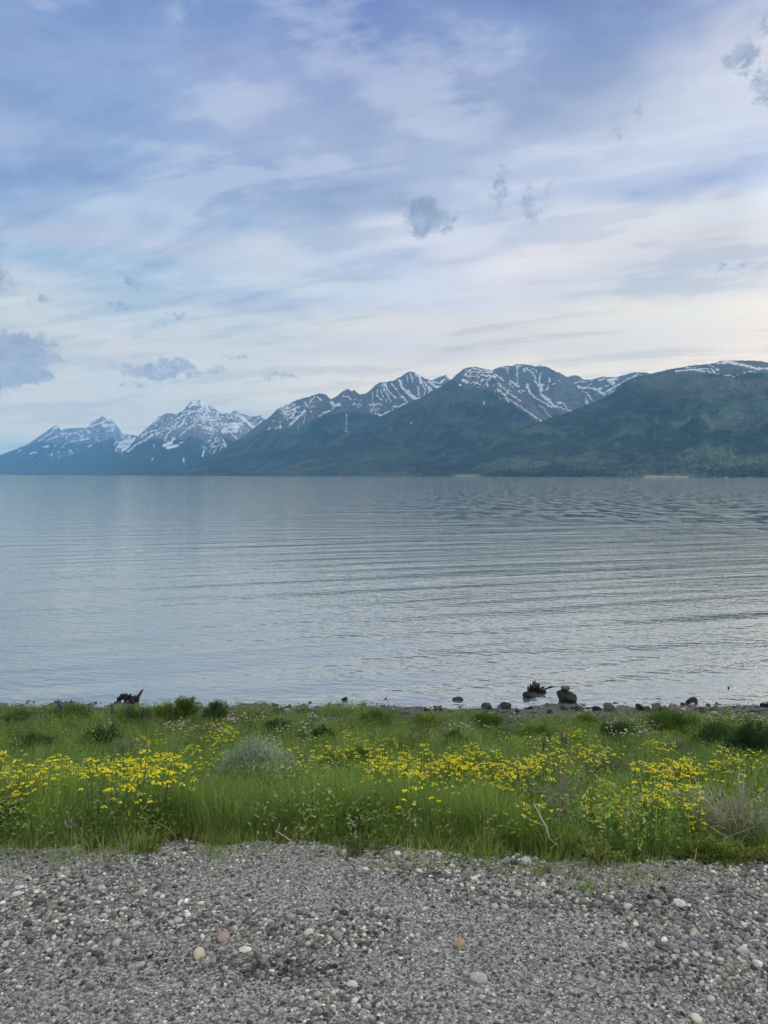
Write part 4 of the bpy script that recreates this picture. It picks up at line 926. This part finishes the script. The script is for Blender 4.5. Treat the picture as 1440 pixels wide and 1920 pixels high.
for x0, x1, y0, y1, n_, lab in [(108, 142, 1311, 1318, 6, 'purple lupine spike at the shore left of the driftwood stump'), (336, 370, 1297, 1308, 6, 'purple lupine spike on the bushy plant at the shore'),
                            (150, 330, 1316, 1330, 5, 'thin lupine spike between the two lupine groups'), (398, 424, 1312, 1322, 3, 'dark lupine spike on the dark plant at the shore'), (1010, 1075, 1372, 1388, 4, 'purple lupine spike in the meadow below the big boulder')]:
    for i in range(n_):
        px = x0 + (x1 - x0) * (i + rngp.uniform(.2, .8)) / n_
        plant(lp, px, rngp.uniform(y0, y1), .45, lab, lab.replace('lupine spike', 'lupine spikes'), rngp, rngp.uniform(.85, 1.1), lo=8)

# ------------------------------------------------------------------ dead twigs
def twig_bush(name, label, px, py, wpx, hpx, seed, nst, tone, lean=0.0, spread=1.0, thick=.004):
    p = hit(px, py); rng = np.random.default_rng(seed); w = wpx / F * p[1] / 2; h = hpx / F * p[1]
    r = thing(name, label, 'dead bush', p); tl = []; tn = []; tl2 = []; tn2 = []
    for i in range(nst):
        a = rng.uniform(0, 6.283); k = rng.uniform(.2, 1) * spread; e = np.array([math.cos(a) * w * k + lean * h, math.sin(a) * w * k * .6, h * rng.uniform(.4, 1.05)])
        t = np.linspace(0, 1, 6)[:, None]; mid = rng.normal(0, .03, 3); pts = e * t ** np.array([.9, .9, 1.0]) + mid * np.sin(t * math.pi) + rng.normal(0, .006, (6, 3)) * t
        tl.append(tube(pts, np.linspace(thick, thick * .35, 6) * rng.uniform(.6, 1.3), 5)); c_ = np.array(tone) * rng.uniform(.6, 1.4); tn.append(tuple(c_))
        for j in range(5):
            s = rng.uniform(.25, .95); b0 = pts[int(s * 5)]; dv = e / np.linalg.norm(e) * .6 + rng.normal(0, .6, 3); dv[2] = dv[2] * .6 + .1; L = rng.uniform(.06, .20) * max(1, h / .3)
            q = b0 + dv[None] * L * np.linspace(0, 1, 4)[:, None] + rng.normal(0, .006, (4, 3)) * np.linspace(0, 1, 4)[:, None]
            tl2.append(tube(q, np.linspace(thick * .45, thick * .18, 4), 4)); tn2.append(tuple(c_ * rng.uniform(.8, 1.2)))
    link('branch', tubes_mesh('branch', tl, twig_mat, tn), r); link('twigs', tubes_mesh('twigs', tl2, twig_mat, tn2), r); return r
twig_bush('dead_bush', 'sprawling grey dead bush of fine twigs at the right edge', 1395, 1590, 240, 130, 601, 60, (.36, .33, .28), spread=1.25, thick=.004)
twig_bush('dead_bush', 'sparse brown dead twigs left of the sprawling dead bush', 1285, 1560, 90, 80, 602, 16, (.32, .28, .22), thick=.0035)
twig_bush('dead_bush', 'faint purple brown dead stems behind the bleached dead stalk', 1052, 1575, 70, 150, 603, 26, (.26, .22, .20), spread=.8, thick=.003)
def stalk(name, label, pl, r0_, tone, seed, branches=3):
    base = hit(*pl[0]); yb = base[1]; pts = []
    for i, (px, py) in enumerate(pl):
        d = pix_dir(px, py); yy_ = yb + .02 * i; pts.append(np.array([0, 0, CAMZ]) + d / d[1] * yy_ - base)
    pts = np.array(pts); tt = np.linspace(0, len(pts) - 1, 14); P_ = np.stack([np.interp(tt, range(len(pts)), pts[:, j]) for j in range(3)], 1)
    r = thing(name, label, 'dead stalk', base); rng = np.random.default_rng(seed)
    P_ = P_ + rng.normal(0, .003, P_.shape)
    link('stem', tubes_mesh('stem', [tube(P_, np.linspace(r0_, r0_ * .45, 14), 6, .08, seed)], twig_mat, [tone]), r)
    tl = []
    for j in range(branches):
        b0 = P_[rng.integers(3, 13)]; dv = rng.normal(0, 1, 3) * np.array([1, .5, .6]); dv[2] = abs(dv[2]); L = rng.uniform(.06, .14)
        tl.append(tube(b0 + dv[None] * L * np.linspace(0, 1, 4)[:, None] + rng.normal(0, .005, (4, 3)) * np.linspace(0, 1, 4)[:, None], np.linspace(r0_ * .45, r0_ * .2, 4), 4))
    link('side_twig', tubes_mesh('side_twig', tl, twig_mat, [tone] * len(tl)), r)
PALE = (.46, .40, .31)
stalk('dead_stalk', 'bleached bent dead stalk rising from the gravel lip into the grass', [(1074, 1602), (1050, 1590), (1034, 1578), (1024, 1552), (1012, 1528), (1001, 1508)], .0075, PALE, 611, 4)
stalk('dead_stalk', 'thin pale stem lying across the bleached stalk', [(980, 1556), (1000, 1551), (1035, 1545), (1072, 1540)], .003, PALE, 612, 2)
stalk('dead_stalk', 'short pale broken stalk leaning in the grass left of the middle', [(552, 1582), (540, 1572), (528, 1564), (517, 1557)], .0045, PALE, 613, 1)
stalk('dead_stalk', 'long pale twig lying through the dead bush at the right', [(1425, 1588), (1380, 1560), (1310, 1545), (1250, 1534), (1225, 1524)], .0035, (.36,.32,.26), 614, 5)
stalk('dead_stalk', 'pale twig low at the right edge above the gravel', [(1450, 1584), (1430, 1578), (1410, 1570), (1398, 1568)], .005, PALE, 615, 2)
stalk('dead_stalk', 'upright straw stem below the left end of the far right clump', [(1210, 1560), (1200, 1520), (1190, 1490), (1178, 1462)], .003, (.30,.27,.18), 616, 2)

# ------------------------------------------------------------------ rocks and driftwood by the waterline
rock_mat = tone_mat("shore_rock", .85, 0, .15, .55, 26, .8)
def rock(label, px, py, wpx, hpx, tone, seed, group=None, depth=.8, name='rock', zwater=True, rest=None, flat_top=0):
    p = hit(px, py, 0) if not zwater else hit(px, py, 0, z=WATER)
    if rest is not None: p = np.array(rest)
    w = wpx / F * p[1] / 2; h = hpx / F * p[1]
    B, Fb = ico(4); rng = np.random.default_rng(seed); V = B.copy()
    for _ in range(13):
        d = rng.normal(size=3); d /= np.linalg.norm(d); t = rng.uniform(.42, .86); e = np.clip(V @ d - t, 0, None); V = V - e[:, None] * d * .8
    nz = sum(np.sin(B @ rng.normal(size=3) * f + rng.uniform(0, 6)) / f for f in (2, 3, 4.5, 7, 11, 16)); V = V * (1 + .11 * nz[:, None])
    V = (V - V.min(0)) / (V.max(0) - V.min(0)) * 2 - 1
    sub = .30 if rest is None else 0.0             # part of it below the water or ground
    V = V * np.array([w, w * depth, h / (2 * (1 - sub))]); V[:, 2] += h - V[:, 2].max() if True else 0
    o = link(name, mesh_np(name, V, Fb, rock_mat, col=np.repeat(np.array([tone]), len(V), 0), smooth=True), None, p)
    tag(o, label, 'rock', group); return o, p, w, h
DK = (.025, .028, .032); MD_ = (.055, .057, .056); LTc = (.17, .165, .155)
_, bp_, bw, bh_ = rock('largest dark boulder in the shallows with a smaller stone on top', 1064, 1316, 37, 22, (.033,.037,.038), 702)
rock('pale stone balanced on the largest boulder', 1060, 1300, 18, 9.5, (.13,.128,.115), 703, rest=(bp_[0] - .05, bp_[1], WATER + bh_ - .012), depth=.8)
rock('rounded dark boulder in the water below the root stump', 990, 1307, 22, 11, DK, 704)
rock('angular dark boulder standing alone in the water at the right', 1296, 1318, 23, 11, DK, 735)
rock('tiny dark stone far out in the water at the right', 1366, 1291, 4, 4, DK, 706)
rock('low flat dark rock in the water right of the middle', 858, 1312, 22, 6, (.05,.05,.055), 707, depth=.5)
rock('small dark rock in the water left of the middle', 646, 1312, 12, 5, DK, 708)
rock('tiny dark stone in the water in the middle', 723, 1311, 5, 3, DK, 709)
rock('small dark rock at the water edge between the two boulders', 993, 1330, 14, 6, DK, 710)
for i, (px, py, w_, h_, tn, lb) in enumerate([
    (912, 1329, 20, 11, MD_, 'grey rock at the waterline, first of the pair right of the middle'), (948, 1328, 22, 13, (.07,.073,.07), 'grey boulder at the waterline, second of the pair right of the middle'),
    (1143, 1332, 26, 15, (.10,.10,.097), 'big grey rock at the waterline left of the long stick'), (1118, 1331, 16, 7, DK, 'dark low rock just left of the big grey rock'),
    (1198, 1331, 14, 12, DK, 'dark rock at the right end of the long stick'), (1212, 1333, 18, 9, MD_, 'grey rock between the long stick and the pale upright rock'), (1230, 1331, 17, 14, (.14,.133,.125), 'pale upright rock at the waterline'),
    (1240, 1333, 12, 8, DK, 'dark rock leaning on the pale upright rock'), (800, 1333, 12, 6, DK, 'small dark rock on the beach, left of the double rock'), (822, 1332, 18, 7, (.06,.06,.06), 'double dark rock on the beach right of the middle'),
    (845, 1336, 14, 7, (.07,.073,.08), 'bluish rock on the beach right of the double rock'), (672, 1334, 20, 7, MD_, 'low grey rock on the beach left of the middle'), (655, 1330, 10, 5, DK, 'small dark rock by the grass left of the middle'),
    (1318, 1336, 14, 6, MD_, 'low grey stone on the beach below the lone boulder'), (1000, 1336, 12, 5, LTc, 'pale stone on the beach left of the big boulder'), (1030, 1337, 12, 6, DK, 'dark stone on the beach under the big boulder'),
    (970, 1335, 10, 6, DK, 'dark stone beside the second grey boulder')]):
    rock(lb, px, py, w_, h_, tn, 720 + i, 'rocks along the waterline', zwater=False)
# fallen pebbles of the beach
rng = np.random.default_rng(66); n = 6500
bx_ = rng.uniform(-12, 12, n); by_ = rng.uniform(13.6, 17.5, n); okb = by_ < 16.6 + shore(bx_) + rng.exponential(.16, n); bx_, by_ = bx_[okb], by_[okb]
P = np.stack([bx_, by_, gz(bx_, by_)], 1); sz = .022 * np.exp(rng.normal(0, .5, len(bx_))); sz = sz.clip(.01, .075)
bt = np.array([(.12,.12,.12),(.08,.08,.08),(.05,.05,.055),(.20,.20,.19),(.40,.40,.38),(.07,.065,.06)])
o = link('beach_pebbles', stones('beach_pebbles', P, sz, 67, 1, bt, stone_mat)); tag(o, 'grey and white pebbles along the narrow beach', 'pebbles', kind='stuff')

def wpt(px, py, y, base):     # a point seen at a photo position, at a given distance
    d = pix_dir(px, py); return np.array([0, 0, CAMZ]) + d / d[1] * y - base
BLK = (.022, .02, .023)
# weathered stump with a raised horn, left
b0 = hit(246, 1316, z=WATER); r = thing('driftwood_stump', 'dark driftwood stump with a raised horn in the water at the left', 'driftwood', b0); yb = b0[1]
q = lambda l, dy=0: [wpt(x, y, yb + dy + .03 * k, b0) for k, (x, y) in enumerate(l)]
link('trunk', tubes_mesh('trunk', [tube(q([(222, 1313), (228, 1306), (236, 1306), (244, 1309), (252, 1312), (259, 1313), (262, 1318)]), [.03, .055, .07, .05, .085, .055, .03], 12, .30, 1),
                                   tube(q([(226, 1313), (222, 1311), (221, 1308)], -.05), [.055, .045, .02], 9, .3, 4), tube(q([(247, 1312), (249, 1317), (251, 1322)], -.12), [.07, .06, .05], 10, .3, 2)], wood_mat, [(.05,.048,.05), BLK, BLK]), r)
link('horn', tubes_mesh('horn', [tube(q([(256, 1315), (258, 1308), (261, 1303), (265, 1297), (269, 1291)], .0), [.05, .048, .034, .022, .005], 9, .22, 3)], wood_mat, [(.045,.044,.045)]), r)
link('branch', tubes_mesh('branch', [tube(q([(240, 1309), (244, 1304), (246, 1300)], .0), [.035, .022, .006], 7, .2, 8)], wood_mat, [BLK]), r)
link('branch', tubes_mesh('branch', [tube(q([(229, 1309), (230, 1303), (233, 1301)], .0), [.03, .03, .01], 7, .12, 5)], wood_mat, [BLK]), r)
# upturned root fan
b0 = hit(1002, 1297, z=WATER); yb = b0[1]; r = thing('root_stump', 'spiky upturned root stump in the water above the round boulder', 'driftwood', b0)
link('trunk', tubes_mesh('trunk', [tube(q([(991, 1296), (997, 1293), (1004, 1293), (1011, 1296), (1018, 1300)]), [.05, .085, .095, .07, .04], 10, .15, 6)], wood_mat, [BLK]), r)
spk = [((992, 1293), (990, 1289), (991, 1285)), ((996, 1292), (995, 1286), (994, 1281)), ((999, 1292), (999, 1285), (999, 1279)), ((1002, 1291), (1003, 1282), (1003, 1273)), ((1005, 1291), (1007, 1284), (1007, 1279)), ((1009, 1293), (1011, 1287), (1012, 1283)),
       ((1012, 1295), (1015, 1291), (1015, 1287)), ((997, 1294), (991, 1292), (988, 1290)), ((1006, 1292), (1009, 1286), (1010, 1280)), ((1012, 1296), (1018, 1289), (1022, 1287)), ((1001, 1290), (1001, 1283), (1000, 1277))]
for i, sk_ in enumerate(spk):
    link('root', tubes_mesh('root', [tube(q(sk_, -.08 + .02 * (i % 5)), [.038, .026, .006], 6, .15, 10 + i)], wood_mat, [BLK if i % 2 else (.07,.068,.065)]), r)
b0 = hit(1017, 1300, z=WATER); yb = b0[1]; r = thing('driftwood_log', 'short dark log with a thin branch trailing right of the root stump', 'driftwood', b0)
link('trunk', tubes_mesh('trunk', [tube(q([(1010, 1295), (1014, 1296), (1020, 1297), (1022, 1298)]), [.03, .05, .055, .04], 9, .12, 30)], wood_mat, [BLK]), r)
link('branch', tubes_mesh('branch', [tube(q([(1020, 1293), (1027, 1290), (1032, 1288.5), (1036, 1288), (1046, 1287.5)]), [.016, .018, .03, .018, .006], 7, .15, 31)], wood_mat, [BLK]), r)
def drift(label, pl, rad, tone, seed, br=2, zw=False):
    b0 = hit(*pl[0], z=WATER + .02) if zw else hit(*pl[0]); yb = b0[1]; d0 = pix_dir(*pl[0]); pts = []
    r = thing('driftwood_stick', label, 'driftwood', b0, 0, 'sticks washed up on the beach')
    for k_, (x, y) in enumerate(pl): pts.append(wpt(x, y, yb + .03 * k_, b0))
    pts = np.array(pts); pts[:, 2] += rad * .7
    tt = np.linspace(0, len(pts) - 1, 9); Pq = np.stack([np.interp(tt, range(len(pts)), pts[:, j]) for j in range(3)], 1) + np.random.default_rng(seed).normal(0, rad * .3, (9, 3))
    link('stem', tubes_mesh('stem', [tube(Pq, np.linspace(rad, rad * .45, 9), 7, .15, seed)], wood_mat, [tone]), r)
    rg = np.random.default_rng(seed)
    for j in range(br):
        s_ = Pq[rg.integers(2, 8)]; dv = rg.normal(0, 1, 3); dv[2] = abs(dv[2]) * .6; e = s_ + dv * rg.uniform(.05, .12)
        link('twig', tubes_mesh('twig', [tube([s_, (s_ + e) / 2 + rg.normal(0, .01, 3), e], [rad * .5, rad * .35, rad * .15], 5)], wood_mat, [tone]), r)
drift('long dark stick lying between the big grey rock and the dark rocks', [(1150, 1320), (1165, 1321), (1180, 1323), (1197, 1325)], .022, (.07,.05,.045), 41, 1)
drift('forked dark driftwood under the big boulder', [(1052, 1331), (1066, 1330), (1080, 1328), (1096, 1324), (1088, 1321)], .022, (.06,.05,.05), 42, 4)
drift('tangled driftwood branch just right of the big boulder', [(1078, 1333), (1092, 1329), (1104, 1330), (1116, 1331)], .020, (.07,.06,.06), 43, 5)
drift('dark driftwood branch on the beach left of the middle', [(512, 1333), (526, 1331), (540, 1327), (552, 1331)], .028, (.06,.055,.055), 44, 5)
drift('low dark driftwood on the beach right of the forked branch on the left', [(552, 1334), (566, 1332), (580, 1331)], .022, (.07,.06,.055), 45, 2)
drift('thin dark stick lying on the beach below the lone boulder', [(1320, 1332), (1340, 1332), (1360, 1333), (1375, 1334)], .018, (.05,.045,.045), 46, 2)
drift('dark stick on the beach near the right edge', [(1390, 1337), (1408, 1336), (1424, 1334), (1440, 1333)], .018, (.05,.045,.045), 47, 3)
drift('short dark log at the water edge at the right frame edge', [(1427, 1325), (1436, 1325), (1452, 1327)], .045, BLK, 48, 1)
drift('small dark driftwood end poking out right of the shore plant', [(421, 1329), (428, 1327)], .03, BLK, 49, 0)
drift('dry pale twigs standing at the beach near the right edge', [(1378, 1336), (1388, 1331), (1394, 1328), (1402, 1322)], .009, (.20,.18,.16), 50, 7)

# ------------------------------------------------------------------ haze
m, g = material("haze_air")
v = g.n('ShaderNodeVolumePrincipled', None, {'Color': (.24, .575, 1.0, 1), 'Density': 4.2e-5, 'Anisotropy': .1})
finish(g, None, v.outputs[0])
bx = [(-27000, -500), (27000, -500), (27000, 24500), (-27000, 24500)]
Vh = [(x, y, zz) for zz in (-12.5, 2150) for x, y in bx]
Fh = [(0, 3, 2, 1), (4, 5, 6, 7), (0, 1, 5, 4), (1, 2, 6, 5), (2, 3, 7, 6), (3, 0, 4, 7)]
me = bpy.data.meshes.new('haze'); me.from_pydata(Vh, [], Fh); me.materials.append(m)
tag(link('haze', me), 'thin blue evening haze over the lake and mountains', 'haze', kind='stuff')
